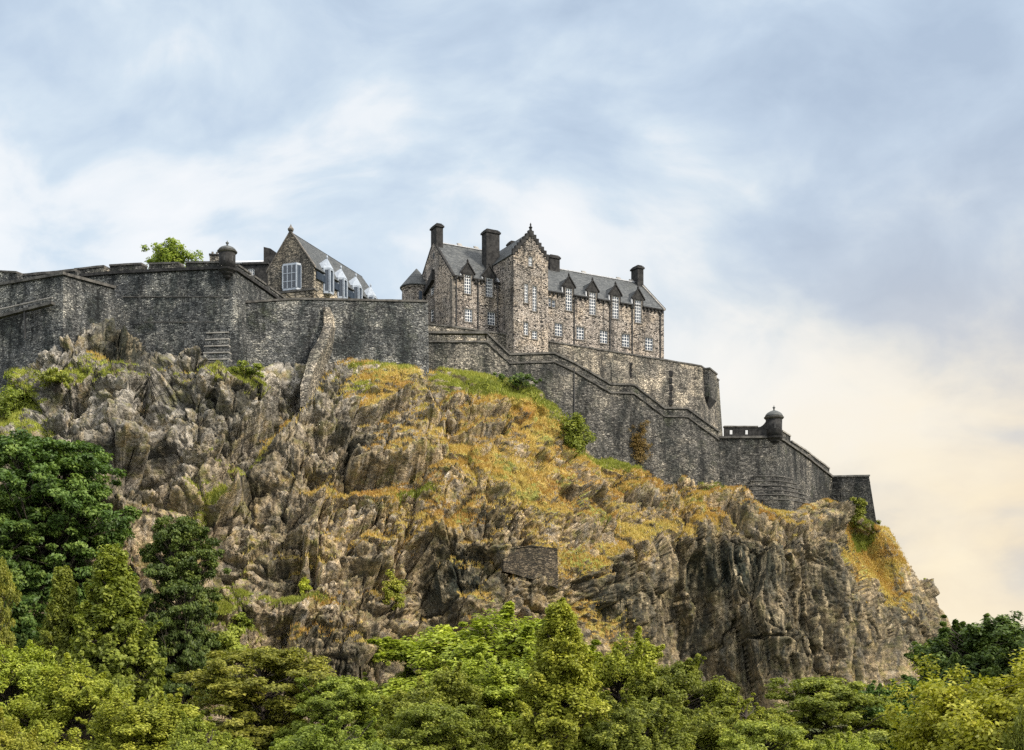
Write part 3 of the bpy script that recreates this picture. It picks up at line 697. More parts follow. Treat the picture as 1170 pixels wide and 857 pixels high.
def build_walls():
    # --- pointed bastion at the frame's edge
    A = [W(-75, 336, 162), W(8, 325.5, 155.5), W(72, 314.5, 151), W(131, 330, 159.5)]
    t = thing('bastion_wall', 'dark rubble bastion with a pointed salient crossed by a pale stair rail', 'fortress wall', A[2] - Vector((0, 0, 16)))
    mb = MB(); wall_body(mb, A, [z - 20 for z in (p.z for p in A)], 1.5, .06); mb.build('wall_face', M['dark_rubble'], t)
    mb = MB(); sweep(mb, A, .28, 1.0, .004, .38); mb.build('string_course', M['coping'], t)
    Bp = [W(20, 316, 158), W(56, 313.2, 156), W(86, 310, 155)]
    mb = MB(); wall_body(mb, [p for p in Bp], [p.z - 2.2 for p in Bp], .9, .02); mb.build('parapet', M['dark_rubble'], t)
    mb = MB(); sweep(mb, Bp, .15, 1.0, .004, .34); mb.build('coping', M['coping'], t)
    merlon(t, M['dark_rubble'], M['coping'], W(-30, 318, 158), W(19, 318, 155), zpx(326, 158), zpx(321, 155), zpx(309, 158), zpx(312, 155))
    # --- tall gun-platform wall with embrasures, returning to the curtain
    dB = lambda px: lerp_d(px, [60, 268], [166, 157])
    B = [W(84, 317.5, dB(84)), W(130, 313.5, dB(130)), W(200, 310, dB(200)), W(266, 307.5, 157), W(298, 329, 166), W(330, 352, 175)]
    t = thing('battery_wall', 'tall dark wall topped by gun embrasures, ending at a domed sentry turret', 'fortress wall', Vector((B[3].x, B[3].y, 44)))
    mb = MB(); wall_body(mb, B, [p.z - 18 for p in B], 1.6, .035); mb.build('wall_face', M['dark_rubble'], t)
    mb = MB(); sweep(mb, B, .30, 1.4, .004, .42); mb.build('string_course', M['soot_stone'], t)
    for a, b, ya0, yb0, ya, yb in ((85, 119, 317, 314.2, 308.5, 305), (125, 162, 313.6, 311.6, 304.2, 302.2), (170, 204, 311.4, 309.6, 302.4, 301.2), (212, 252, 309.2, 307.6, 300.8, 300.8)):
        pa, pb = W(a, ya0, dB(a)), W(b, yb0, dB(b))
        merlon(t, M['mid_rubble'], M['coping'], pa, pb, pa.z + .43, pb.z + .43, zpx(ya, dB(a)), zpx(yb, dB(b)), 1.3)
    for (a, da, b, db, ya0, yb0, ya, yb) in ((272, 158.6, 287, 163, 311, 321, 304, 314), (291, 164.2, 304, 168, 323.5, 332.5, 317, 326), (308, 169, 326, 174, 335, 347.5, 329, 342)):
        pa, pb = W(a, ya0, da), W(b, yb0, db)
        merlon(t, M['dark_rubble'], M['coping'], pa, pb, pa.z + .1, pb.z + .1, zpx(ya, da), zpx(yb, db), .9)
    for y0, x0, x1 in ((339, 140, 262), (368, 165, 262)):               # thin offsets in the masonry
        q = [W(x, y0, dB(x) - (y0 - 308) / 8 * .035 - .02) for x in (x0, (x0 + x1) / 2, x1)]
        mb = MB(); sweep(mb, q, .09, .5, -.1, .06); mb.build('offset_course', M['coping'], t)
    c = B[3]
    mb = MB()                                                           # rounded corner pillar
    z1, z0 = zpx(340, 156.6), zpx(425, 156)
    mb.lathe((c.x + .25, c.y + .35), [(1.5, z0 - 3), (1.22, z0 + 1.5), (1.0, (z0 + z1) / 2), (.85, z1 - .2), (.5, z1 + .25)], 18); mb.build('corner_pillar', M['dark_rubble'], t)
    for k in range(5):                                                  # stepped plinth
        z = zpx(420 - 8.5 * k, 156); q = [W(231 + 1.2 * k, 400, 157.3 - .42 * (5 - k)), W(261.5, 400, 156.9 - .42 * (5 - k))]
        for p in q: p.z = z
        mb = MB(); sweep(mb, q, 0, 2.6, 0 if k else -3, .80, .9, .05); o = mb.build('plinth_step', M['dark_rubble'], t)
        mb = MB(); sweep(mb, q, .1, 2.6, .804, .974, .8, .03); mb.build('step_edge', M['pale_coping'], o)
    d = 156.6
    cx = W(259.7, 300, d + .3)
    turret(t, (cx.x, cx.y), 1.12, zpx(318, d), zpx(306.5, d), zpx(289, d), zpx(280, d), zpx(274, d))
    # --- plain curtain
    C = [W(273.5, 347, 160.5), W(338, 342.6, 163), W(420, 344, 166.5), W(489, 345.5, 170)]
    t = thing('curtain_wall', 'plain dark curtain wall with level top and a crooked rib down its face', 'fortress wall', Vector((C[1].x, C[1].y, 48)))
    mb = MB(); wall_body(mb, C, [p.z - 14 for p in C], 1.4, .05); mb.build('wall_face', M['dark_rubble'], t)
    mb = MB(); sweep(mb, C, .16, 1.5, .004, .30); mb.build('coping', M['coping'], t)
    rib = [(374, 352, .7, .7), (376, 364, 1.0, 1.2), (376, 374, 1.1, 1.7), (374, 386, 1.2, 2.3), (370, 398, 1.5, 3.1), (366, 409, 1.55, 4.1), (362, 424, 1.3, 5.6), (360, 436, 1.1, 6.9), (358, 452, 1.0, 8.2), (356, 475, .8, 8.0)]
    mb = MB(); prev = None
    for i, (x, y, w_, dep) in enumerate(rib):
        d = lerp_d(x, [338, 420], [163, 166.5]) - (y - 343) / 8 * .05
        q = W(x, y, d); jx = RNG.uniform(-.1, .1); ring = [q + Vector((-w_ * .85 + jx, .8, 0)), q + Vector((-w_ * .55 + jx, -dep * .8, 0)), q + Vector((w_ * .5 + jx, -dep * .8, 0)), q + Vector((w_ * .85, .8, 0))]
        i0 = len(mb.v); mb.v += ring
        if prev is not None:
            for e in range(4): mb.f.append((prev + e, i0 + e, i0 + (e + 1) % 4, prev + (e + 1) % 4))
        else: mb.f.append((i0, i0 + 1, i0 + 2, i0 + 3))
        prev = i0
    mb.build('raking_rib', M['pale_rubble'], t)
    # --- stepped wall running down the slope
    X, Dp = [487, 560, 635, 700, 760, 822], [170.5, 174, 178, 182, 186, 190]
    dD = lambda px: lerp_d(px, X, Dp)
    top = [(488.5, 381), (556, 381.5), (582, 406), (633, 404.4), (656, 415.4), (697.7, 440), (724, 440.6), (759, 467.2), (785.4, 467.7), (821, 494)]
    T = [W(x, y, dD(x)) for x, y in top]
    t = thing('stepped_wall', 'grey brown wall whose moulded parapet steps down beneath the long building', 'fortress wall', Vector((T[4].x, T[4].y, 40)))
    wt = [p - Vector((0, 0, 1.35)) for p in T]
    zb = [zpx(y, 178) for y in (440, 450, 462, 470, 500, 545, 550, 560, 562, 562)]
    mb = MB(); wall_body(mb, wt, [min(a, b.z - 3) for a, b in zip(zb, wt)], 1.5, .055); mb.build('wall_face', M['mid_rubble'], t)
    mb = MB(); sweep(mb, wt, .22, .9, .004, .26); mb.build('string_course', M['coping'], t)
    mb = MB(); wall_body(mb, [p - Vector((0, 0, .02)) for p in T[1:]], [p.z - 1.05 for p in T[1:]], .8, 0, jit=.02); mb.build('parapet', M['mid_rubble'], t)
    mb = MB(); sweep(mb, T, .20, 1.0, .004, .30); mb.build('coping', M['coping'], t)
    for a, b in ((489, 498.5), (503, 514), (519, 529), (534, 544.5), (549, 555.5)):
        pa, pb = W(a, 388, dD(a)), W(b, 388, dD(b))
        z0 = wt[0].z + .27; mb = MB(); n = Vector((.2, -1, 0)).normalized()
        mb.hexa([Vector((p.x, p.y + dy, z)) for z in (z0, T[0].z) for p, dy in ((pa, .05), (pb, .05), (pb, .95), (pa, .95))]); mb.build('merlon', M['pale_rubble'], t)
    q = W(656, 420, dD(656) - .02); q2 = W(656, 478, dD(656) - .55); q3 = W(656, 448, dD(656) - .3)
    mb = MB(); mb.tube(q, q3, .11); mb.tube(q3, q2, .11); mb.build('drainpipe', M['iron'], t)
    # --- terrace wall carrying the main building, with the corner box at its end
    E = [W(488, 371, 187.0), W(516, 374, 187.3), W(568, 381.5, 191.5), W(753, 411, 207.5), W(801, 419, 212)]
    E.append(E[-1] + Vector((5.5, 12, 0)))
    t = thing('terrace_wall', 'pale patched retaining wall directly under the long slate-roofed building, with a battered end', 'fortress wall', Vector((E[3].x, E[3].y, 46)))
    mb = MB(); wall_body(mb, E, [44, 44, 43, 43, 43, 43], 1.2, .07); mb.build('wall_face', M['pale_rubble'], t)
    mb = MB(); sweep(mb, E, .14, 1.2, .004, .26); mb.build('coping', M['coping'], t)
    for x, y0, y1 in ((720, 415, 432), (766, 424, 466)):
        d = lerp_d(x, [568, 753, 801], [191.5, 207.5, 212]); mb = MB(); nn = 5
        for k in range(nn):
            ya = y0 + (y1 - y0) * k / nn; yb = y0 + (y1 - y0) * (k + .72) / nn; w_ = (5, 3.4, 4.4, 2.8, 3.8)[k] / 2
            p = W(x, ya, d); q = W(x, yb, d); off = .07 * (E[3].z - p.z)
            mb.hexa([Vector((p.x + sx * w_ * d / F, d + dy - off, z)) for z in (q.z, p.z) for sx, dy in ((-1, -.35), (1, -.35), (1, .6), (-1, .6))])
        mb.build('buttress', M['soot_stone'], t)
    fr = Frame(E[4].x, E[4].y, math.atan2(12, 5.5))
    mb = MB(); z0, z1 = zpx(452, 212), zpx(421, 212)
    mb.box(fr, 1.2, 6.5, -1.3, .2, z0, z1); mb.build('corner_box', M['mid_rubble'], t)
    mb = MB(); mb.hexa([fr.L(2.6, -.2, z0 - 2.2), fr.L(4.6, -.2, z0 - 2.2), fr.L(4.6, .3, z0 - 2.2), fr.L(2.6, .3, z0 - 2.2), fr.L(1.2, -1.3, z0 - .004), fr.L(6.5, -1.3, z0 - .004), fr.L(6.5, .3, z0 - .004), fr.L(1.2, .3, z0 - .004)]); mb.build('corbel', M['soot_stone'], t)
    mb = MB(); mb.box(fr, 1.05, 6.65, -1.45, .3, z1 + .004, z1 + .3); mb.build('capstone', M['coping'], t)
    # --- corner bastion with the second turret
    Fp = [W(821.5, 501, 190.2), W(886, 500.5, 190.4), W(893, 503, 191.6), W(918, 520, 199), W(951, 546, 208.5)]
    t = thing('corner_bastion', 'grey brown corner bastion carrying a black domed sentry turret above the cliff', 'fortress wall', Vector((Fp[1].x, Fp[1].y, 33)))
    mb = MB(); wall_body(mb, Fp, [p.z - 14 for p in Fp], 1.4, .05); mb.build('wall_face', M['mid_rubble'], t)
    mb = MB(); sweep(mb, Fp, .26, 1.2, .004, .36); mb.build('string_course', M['coping'], t)
    dF = lambda px: lerp_d(px, [821.5, 886], [190.2, 190.4])
    zF = Fp[0].z + .33; zs, zt_ = zpx(496.2, dF(850)), zpx(490.6, dF(850)); k_ = []
    pz = lambda x, z: Vector((W(x, 500, dF(x)).x, W(x, 500, dF(x)).y, z))
    mb = MB()
    def blk(a, b, z0, z1, back=.8):
        mb.hexa([pz(x, z) + Vector((0, dy, 0)) for z in (z0, z1) for x, dy in ((a, .06), (b, .06), (b, back), (a, back))])
    blk(828, 866, zF, zs - .003); blk(828, 834, zs, zt_); blk(837.8, 851.8, zs, zt_); blk(855.6, 866, zs, zt_); blk(828, 866, zt_ + .003, zpx(488.2, dF(850)))
    mb.build('parapet', M['soot_stone'], t)
    mb = MB(); sweep(mb, [pz(827.4, zpx(488.2, dF(850))), pz(866.2, zpx(488.2, dF(850)))], .08, .9, .004, .25); mb.build('capstone', M['coping'], t)
    mb = MB()                                                           # parapet sweeps up to the turret
    xs = [866.3, 869, 872, 874.5, 877]; ys = [488, 487.4, 485.6, 483, 479.5]
    for x, x2, y, y2 in zip(xs[:-1], xs[1:], ys[:-1], ys[1:]):
        A_, B_ = zpx(y, dF(x)), zpx(y2, dF(x2))
        mb.hexa([pz(x, zF) + Vector((0, .06, 0)), pz(x2, zF) + Vector((0, .06, 0)), pz(x2, zF) + Vector((0, .8, 0)), pz(x, zF) + Vector((0, .8, 0)),
                 pz(x, A_) + Vector((0, .06, 0)), pz(x2, B_) + Vector((0, .06, 0)), pz(x2, B_) + Vector((0, .8, 0)), pz(x, A_) + Vector((0, .8, 0))])
    mb.build('parapet_ramp', M['soot_stone'], t)
    for (a, da, b, db, ya, yb) in ((894, 191.9, 903.5, 194.7, 493, 499), (905, 195.2, 919, 199.3, 505, 514), (919.2, 199.4, 948, 207.6, 514, 536)):
        pa, pb = W(a, 510, da), W(b, 510, db)
        za = float(np.interp(pa.y, [p.y for p in Fp[1:]], [p.z for p in Fp[1:]])); zb_ = float(np.interp(pb.y, [p.y for p in Fp[1:]], [p.z for p in Fp[1:]]))
        merlon(t, M['mid_rubble'], M['pale_coping'], pa, pb, za + .3, zb_ + .3, zpx(ya, da), zpx(yb, db), .8)
    for k in range(6):                                                  # plinth courses stepping out
        z = zpx(577 - 5.6 * k, 190); o_ = .45 + .36 * (5 - k)
        q = [W(838 + 4.5 * k, 560, dF(848)), Vector((Fp[1].x, Fp[1].y, 0)), Vector((Fp[2].x, Fp[2].y, 0)), W(913 - 2.2 * k, 560, 197.5 - .8 * k)]
        for p in q: p.z = z
        mb = MB(); sweep(mb, q, o_ + .05 * (Fp[1].z - z) * .5, .4, -1.5 if k == 0 else 0, .62, .7, .06); o = mb.build('plinth_step', M['mid_rubble'], t)
        mb = MB(); sweep(mb, q, o_ + .05 * (Fp[1].z - z) * .5 + .1, .4, .624, .792, .7, .04); mb.build('step_edge', M['coping'], o)
    d = 190.4; cx = W(884.3, 490, d + .35)
    turret(t, (cx.x, cx.y), 1.36, zpx(510, d), zpx(498.5, d), zpx(479, d), zpx(468.5, d), zpx(462.5, d))
    # --- end tower
    H = [W(940, 544.5, 216), W(947.5, 545, 209.2), W(993, 544.5, 203.5), W(990, 545, 216)]
    t = thing('end_tower', 'low battered stone tower at the far end of the fortress, above the ochre grass slope', 'fortress tower', Vector((H[2].x, H[2].y, 30)))
    mb = MB(); wall_body(mb, H, 29.3, 1.2, .14); mb.build('wall_face', M['mid_rubble'], t)
    mb = MB(); sweep(mb, shift(H, -1.1), .18, .5, -.1, .14); mb.build('string_course', M['coping'], t)
    mb = MB(); sweep(mb, H, .16, 1.2, .004, .30); mb.build('coping', M['pale_coping'], t)
    # --- short masonry patch in the crag
    def front(px, y0, y1): return min(rock_at(x, y).y for x in (px - 6, px, px + 6) for y in np.linspace(y0, y1, 6)) + .35
    I = [W(575, 628, front(577, 632, 650)), W(606, 624.5, front(606, 630, 660)), W(637, 629, front(634, 634, 668))]
    t = thing('retaining_wall', 'short weathered masonry patch built into the crag below the grass ledge', 'retaining wall', I[1] - Vector((0, 0, 4)))
    mb = MB(); wall_body(mb, I, [p.z - h for p, h in zip(I, (2.8, 4.2, 5.0))], 3.5, .06); mb.build('wall_face', M['patch_stone'], t)
    mb = MB(); sweep(mb, I, .08, 2.6, .004, .2, .7, .1); mb.build('coping', M['patch_stone'], t)
    # --- stair rail
    a, b = W(-40, 372, 158.6), W(66, 345, 151)
    t = thing('stair_rail', 'pale sloping stair rail crossing the dark salient bastion', 'railing', Vector((b.x, b.y, b.z - 3)))
    n = Vector((b.y - a.y, a.x - b.x, 0)).normalized()
    if n.y > 0: n = -n
    a, b = a + n * .9, b + n * .9
    mb = MB(); mb.hexa([a + n * .25 - Vector((0, 0, .55)), b + n * .25 - Vector((0, 0, .55)), b - n * .5 - Vector((0, 0, .55)), a - n * .5 - Vector((0, 0, .55)), a + n * .25 - Vector((0, 0, .2)), b + n * .25 - Vector((0, 0, .2)), b - n * .5 - Vector((0, 0, .2)), a - n * .5 - Vector((0, 0, .2))]); mb.build('stringer', M['coping'], t)
    mb = MB(); up = Vector((0, 0, .75)); mb.tube(a + up, b + Vector((0, 0, .35)), .11); mb.build('handrail', M['pale_coping'], t)
    for k in range(7):
        p = a.lerp(b, (k + .2) / 7); mb = MB(); mb.tube(p - Vector((0, 0, .3)), p + up * (1 - .5 * k / 7), .06); mb.build('baluster', M['pale_coping'], t)
    for k in (2.75, 5.0):
        p = a.lerp(b, k / 7); mb = MB(); mb.tube(p - Vector((0, 0, 4.2)) , p - Vector((0, 0, .56)), .16); mb.build('support_post', M['iron'], t)
build_walls()

# ------------------------------------------------------------------ buildings
def facade(mb, fr, s0, s1, z0, z1, holes, t=0.0, reveal=.28):
    ss = sorted({s0, s1} | {v for h in holes for v in h[:2]}); zs = sorted({z0, z1} | {v for h in holes for v in h[2:]})
    ss = [v for v in ss if s0 <= v <= s1]; zs = [v for v in zs if z0 <= v <= z1]
    for a, b in zip(ss[:-1], ss[1:]):
        for c, d in zip(zs[:-1], zs[1:]):
            m, n = (a + b) / 2, (c + d) / 2
            if any(h[0] < m < h[1] and h[2] < n < h[3] for h in holes): continue
            mb.poly(fr.L(a, t, c), fr.L(b, t, c), fr.L(b, t, d), fr.L(a, t, d))
    for a, b, c, d in holes:
        d = min(d, z1); r = t + reveal
        mb.poly(fr.L(a, t, c), fr.L(a, r, c), fr.L(a, r, d), fr.L(a, t, d)); mb.poly(fr.L(b, t, c), fr.L(b, t, d), fr.L(b, r, d), fr.L(b, r, c))
        mb.poly(fr.L(a, t, c), fr.L(b, t, c), fr.L(b, r, c), fr.L(a, r, c)); mb.poly(fr.L(a, t, d), fr.L(a, r, d), fr.L(b, r, d), fr.L(b, t, d))
def window(parent, fr, h, nx, nz, t=0.0, surround=True, head=True):
    a, b, c, d = h
    e = .16
    mb = MB()
    if surround:
        mb.box(fr, a - e, a - .004, t - .045, t + .2, c, d); mb.box(fr, b + .004, b + e, t - .045, t + .2, c, d)
        if head: mb.box(fr, a - e, b + e, t - .045, t + .2, d + .004, d + .2)
        mb.box(fr, a - e - .06, b + e + .06, t - .12, t + .2, c - .2, c - .004)
    else: mb.box(fr, a, b, t - .1, t + .2, c - .14, c - .004)
    w = mb.build('window', M['dressed'], parent)
    mb = MB(); f = .085; s0, s1 = a + .01, b - .01; z0, z1 = c + .01, d - .01; y0, y1 = t + .10, t + .17
    mb.box(fr, s0, s0 + f, y0, y1, z0, z1); mb.box(fr, s1 - f, s1, y0, y1, z0, z1); mb.box(fr, s0 + f, s1 - f, y0, y1, z0, z0 + f); mb.box(fr, s0 + f, s1 - f, y0, y1, z1 - f, z1)
    for i in range(1, nx):
        x = s0 + (s1 - s0) * i / nx; mb.box(fr, x - .038, x + .038, y0 + .01, y1 - .01, z0 + f, z1 - f)
    for i in range(1, nz):
        z = z0 + (z1 - z0) * i / nz; g = .055 if nz > 2 and i == nz // 2 else .036
        mb.box(fr, s0 + f, s1 - f, y0 + .02, y1 - .02, z - g, z + g)
    mb.build('sash', M['white_paint'], w)
    mb = MB(); mb.poly(fr.L(s0, t + .155, z0), fr.L(s1, t + .155, z0), fr.L(s1, t + .155, z1), fr.L(s0, t + .155, z1)); mb.build('pane', M['glass'], w)
def slab(mb, a, b, c, d, th=.2):
    """a roof plane a-b (eave) c-d (ridge) with thickness"""
    a, b, c, d = map(Vector, (a, b, c, d)); n = (b - a).cross(d - a).normalized()
    if n.z < 0: n = -n
    mb.hexa([a - n * th, b - n * th, c - n * th, d - n * th, a, b, c, d])
def chimney(parent, fr, s0, s1, t0, t1, z0, z1, pots=0):
    mb = MB(); mb.box(fr, s0, s1, t0, t1, z0, z1 - .55); o = mb.build('chimney', M['soot_stone'], parent)
    mb = MB(); mb.box(fr, s0 - .18, s1 + .18, t0 - .18, t1 + .18, z1 - .546, z1 - .25); mb.box(fr, s0 - .04, s1 + .04, t0 - .04, t1 + .04, z1 - .246, z1 - .05); mb.box(fr, s0 + .15, s1 - .15, t0 + .15, t1 - .15, z1 - .046, z1 + .14); mb.build('chimney_cap', M['soot_stone'], o)
    for k in range(pots):
        p = fr.L(s0 + (s1 - s0) * (k + .5) / pots, (t0 + t1) / 2, 0); mb = MB(); mb.lathe(p, [(.2, z1 + .144), (.16, z1 + .7), (.2, z1 + .75)], 10); mb.build('chimney_pot', M['dressed'], o)

def build_hospital():
    ang = math.atan2(20.7, 38.1); fr = Frame(-10.0, 190.0, ang); L = fr.L
    Ze, Zr, ZrR, Zb = 71.4, 79.0, 78.1, 52.0
    Dp = 15.2
    s_a, s_b, s_e = 9.0, 15.7, 43.4; P = 4.9                            # projecting cross wing between s_a and s_b
    t = thing('barrack_building', 'long pinkish stone building with steep slate roof, dormers and tall sooty chimneys on the summit', 'building', L(20, 0, 60))
    def hole(px, py, w, h, tt=0.0):
        a, z1 = fr.sz(px - w / 2, py - h / 2, tt); b, z0 = fr.sz(px + w / 2, py + h / 2, tt)
        m, zc = fr.sz(px, py, tt); d = fr.L(m, tt, 0).y; hz = h / F * d
        return (a, b, zc - hz / 2, zc + hz / 2)
    upL = [hole(534.4, 325, 7.6, 21.5), hole(559, 328.5, 7.6, 21.5)]
    loL = [hole(535.4, 360.5, 8.4, 14.5), hole(561.3, 364, 8.4, 15)]
    upR = [hole(x, y, 7.2, 25.5) for x, y in ((650, 342.2), (677, 347), (703.3, 351.4), (729.2, 356))]
    loR = [hole(x, y, 8.6, 14.5) for x, y in ((638.3, 376.8), (663.1, 380.8), (689.8, 385), (714.9, 389.2), (741.6, 393.2))]
    smR = [hole(624.8 + 3.4, 345.6, 2.8, 9.5), hole(632.6, 347.2, 4, 8.5)]
    xw = [hole(606, 297.6, 4.2, 11, -P), hole(601.2, 335, 4.2, 22, -P), hole(610.8, 341.2, 4.6, 29, -P), hole(601, 375.4, 4.6, 14.5, -P), hole(610.8, 382.6, 5.4, 9.5, -P)]
    clip = lambda h: (h[0], h[1], h[2], min(h[3], Ze - .02))
    # walls
    mb = MB()
    facade(mb, fr, 0, s_a, Zb, Ze, [clip(h) for h in upL] + loL)
    facade(mb, fr, s_b, s_e, Zb, Ze, [clip(h) for h in upR] + loR + smR)
    facade(mb, fr, 0, s_e, Zb, Ze, [], t=Dp)
    Zx = 75.0; zap = Zx + 4.1
    mids = (s_a + s_b) / 2
    zA = zap; h0 = xw[0]; dz = max(0, h0[3] - Zx + .12); h0 = xw[0] = (h0[0], h0[1], h0[2] - dz, h0[3] - dz)
    facade(mb, fr, s_a, s_b, Zb, Zx, xw, t=-P)
    mb.poly(L(s_a, -P, Zx), L(s_b, -P, Zx), L(mids, -P, zA))
    ef = EndFrame(fr, 0)
    def ehole(px, py, w, h):
        a, z = fr.tz(px - w / 2, py, 0); b, _ = fr.tz(px + w / 2, py, 0); d = fr.L(0, (a + b) / 2, 0).y; hz = h / F * d
        return (min(a, b), max(a, b), z - hz / 2, z + hz / 2)
    eh = [ehole(494, 333.5, 3.6, 10.5), ehole(494, 361, 3.4, 14.5)]; slit = ehole(495.6, 293, 1.6, 7)
    facade(mb, ef, 0, Dp, Zb, Ze, eh)
    hm = Dp / 2
    mb.poly(L(0, 0, Ze), L(0, Dp, Ze), L(0, hm, Zr - .05))
    mb.poly(L(s_e, 0, Zb), L(s_e, Dp, Zb), L(s_e, Dp, Ze), L(s_e, 0, Ze)); mb.poly(L(s_e, 0, Ze), L(s_e, Dp, Ze), L(s_e, hm, ZrR - .05))
    for s in (s_a, s_b):                                                # cheeks of the cross wing
        mb.poly(L(s, -P, Zb), L(s, 0, Zb), L(s, 0, Zx), L(s, -P, Zx))
        mb.poly(L(s, 0, Ze), L(s, 3.2, Zx), L(s, 0, Zx))
    mb.build('wall', M['hospital_stone'], t)
    # roofs
    ov = .28; k = (Zr - Ze) / hm
    mb = MB()
    zo = Ze - ov * k + .12
    sl_ = 10.0
    slab(mb, L(.45, .6, zo + (.6 + ov) * k), L(sl_, .6, zo + (.6 + ov) * k), L(sl_, hm, Zr + .12), L(.45, hm, Zr + .12)); slab(mb, L(.45, Dp + ov, zo), L(sl_ + 4, Dp + ov, zo), L(sl_ + 4, hm, Zr + .12), L(.45, hm, Zr + .12))
    kR = (ZrR - Ze) / hm; zoR = Ze - ov * kR + .12
    slab(mb, L(s_b - 3.4, .6, zoR + (.6 + ov) * kR), L(s_e - .4, .6, zoR + (.6 + ov) * kR), L(s_e - .4, hm, ZrR + .12), L(s_b - 3.4, hm, ZrR + .12))
    for hs, a, e_, z_, kk in ((upL, .45, sl_, zo, k), (upR, s_b + .1, s_e - .4, zoR, kR)):
        for h in sorted(hs) + [(e_ + .45, 0)]:
            slab(mb, L(a, -ov, z_), L(h[0] - .45, -ov, z_), L(h[0] - .45, .596, z_ + (.596 + ov) * kk), L(a, .596, z_ + (.596 + ov) * kk)); a = h[1] + .45
    slab(mb, L(sl_ + 4.05, Dp + ov, zoR), L(s_e - .4, Dp + ov, zoR), L(s_e - .4, hm, ZrR + .12), L(sl_ + 4.05, hm, ZrR + .12))
    zA2 = zA + .05
    slab(mb, L(s_a - .2, -P + .45, Zx - .1), L(s_a - .2, 6.2, Zx - .1), L(mids, 6.2, zA2), L(mids, -P + .45, zA2)); slab(mb, L(s_b + .2, -P + .45, Zx - .1), L(s_b + .2, 6.2, Zx - .1), L(mids, 6.2, zA2), L(mids, -P + .45, zA2))
    roof = mb.build('roof', M['slate'], t)
    def skew(pts, w=.42, name='skew_stone', mat='soot_stone', h=.34):
        mb = MB()
        for a, b in zip(pts[:-1], pts[1:]):
            a, b = Vector(a), Vector(b); s = fr.S * w / 2 if abs((b - a).normalized().dot(fr.S)) < .5 else fr.T * w / 2
            u = Vector((0, 0, h))
            mb.hexa([a - s, a + s, b + s, b - s, a - s + u, a + s + u, b + s + u, b - s + u])
        return mb.build(name, M[mat], roof)
    skew([L(.15, -.35, Ze - .35), L(.15, hm, Zr + .05)]); skew([L(.15, Dp + .3, Ze - .35), L(.15, hm, Zr + .05)])
    skew([L(s_e - .12, -.35, Ze - .3), L(s_e - .12, hm, ZrR + .1)], mat='pale_coping'); skew([L(s_e + .1, -.3, Ze - .25), L(s_e + .1, hm, ZrR + .14)], .2)
    skew([L(s_e - .12, Dp + .3, Ze - .3), L(s_e - .12, hm, ZrR + .1)])
    skew([L(s_a - .28, -.3, Ze - .3 * k + .1), L(s_a - .28, 4.4, Ze + 4.4 * k + .1)], .26, mat='lead', h=.22)
    # stepped stones up the cross gable, finial on top
    mb = MB(); n = 7
    for i in range(n):
        for sd in (-1, 1):
            s0 = mids + sd * (mids - s_a + .15) * (1 - i / n); s1 = mids + sd * (mids - s_a + .15) * (1 - (i + 1) / n)
            z = Zx + (zA - Zx) * i / n
            mb.box(fr, min(s0, s1), max(s0, s1), -P - .12, -P + .42, z - .25 + .002 * i, z + (zA - Zx) / n + .16)
    mb.build('crow_step', M['soot_stone'], roof)
    mb = MB(); mb.lathe(L(mids, -P + .12, 0), [(.3, zA + .14), (.2, zA + .5), (.33, zA + .75), (.1, zA + 1.0), (.16, zA + 1.2), (.02, zA + 1.55)], 10); mb.build('finial', M['soot_stone'], roof)
    mb = MB(); mb.box(fr, .5, sl_, hm - .16, hm + .16, Zr + .10, Zr + .26); mb.box(fr, s_b - 3, s_e - .5, hm - .16, hm + .16, ZrR + .10, ZrR + .26); mb.build('ridge_lead', M['lead'], roof)
    # skylights lie on the slope
    def rooflight(px, py, kk, zr):
        for it in range(1):
            best = None
            for tt in np.linspace(0, hm, 60):
                a, z = fr.sz(px, py, tt); e = abs(z - (Ze + .12 + tt * kk))
                if best is None or e < best[0]: best = (e, a, tt)
        _, a, tt = best; z = Ze + .12 + tt * kk
        mb = MB(); w = .42; dz = .62 * kk * .62
        mb.hexa([L(a - w, tt, z - .02), L(a + w, tt, z - .02), L(a + w, tt + .62, z + .62 * kk - .02), L(a - w, tt + .62, z + .62 * kk - .02)] + [L(a - w, tt - .1, z + .13), L(a + w, tt - .1, z + .13), L(a + w, tt + .52, z + .62 * kk + .13), L(a - w, tt + .52, z + .62 * kk + .13)])
        mb.build('rooflight', M['pale_coping'], roof)
    for x, y in ((526, 280.5), (545, 284)): rooflight(x, y, k, Zr)
    for x, y in ((668, 306), (708, 314), (722.5, 316.5)): rooflight(x, y, kR, ZrR)
    # eaves course with corbel blocks, one length between each pair of dormers
    def eave(s0, s1, skip):
        a = s0
        for h in sorted(skip) + [(s1 + .28, s1)]:
            b = h[0] - .28
            if b - a > .2:
                mb = MB(); mb.box(fr, a, b, -.34, -.004, Ze - .316, Ze - .09)
                n = max(1, int((b - a) / .78))
                for q in range(n): x = a + (b - a) * (q + .5) / n; mb.box(fr, x - .16, x + .16, -.26, -.004, Ze - .8, Ze - .32)
                mb.build('eaves_molding', M['soot_stone'], t)
            a = h[1] + .28
    eave(0, s_a - .05, upL); eave(s_b + .05, s_e, upR)
    # windows
    for h in upL: window(t, fr, h, 3, 6, head=False)
    for h in upR: window(t, fr, h, 3, 7, head=False)
    for h in loL + loR: window(t, fr, h, 3, 4)
    for h in smR: window(t, fr, h, 1, 2)
    for h, (a, b) in zip(xw[1:], ((2, 6), (2, 8), (2, 4), (2, 3))): window(t, fr, h, a, b, -P)
    window(t, fr, h0, 2, 3, -P)
    for h in eh: window(t, ef, h, 1, 4)
    mb = MB(); mb.box(ef, slit[0], slit[1], -.03, .1, slit[2], slit[3]); mb.build('slit_window', M['iron'], t)
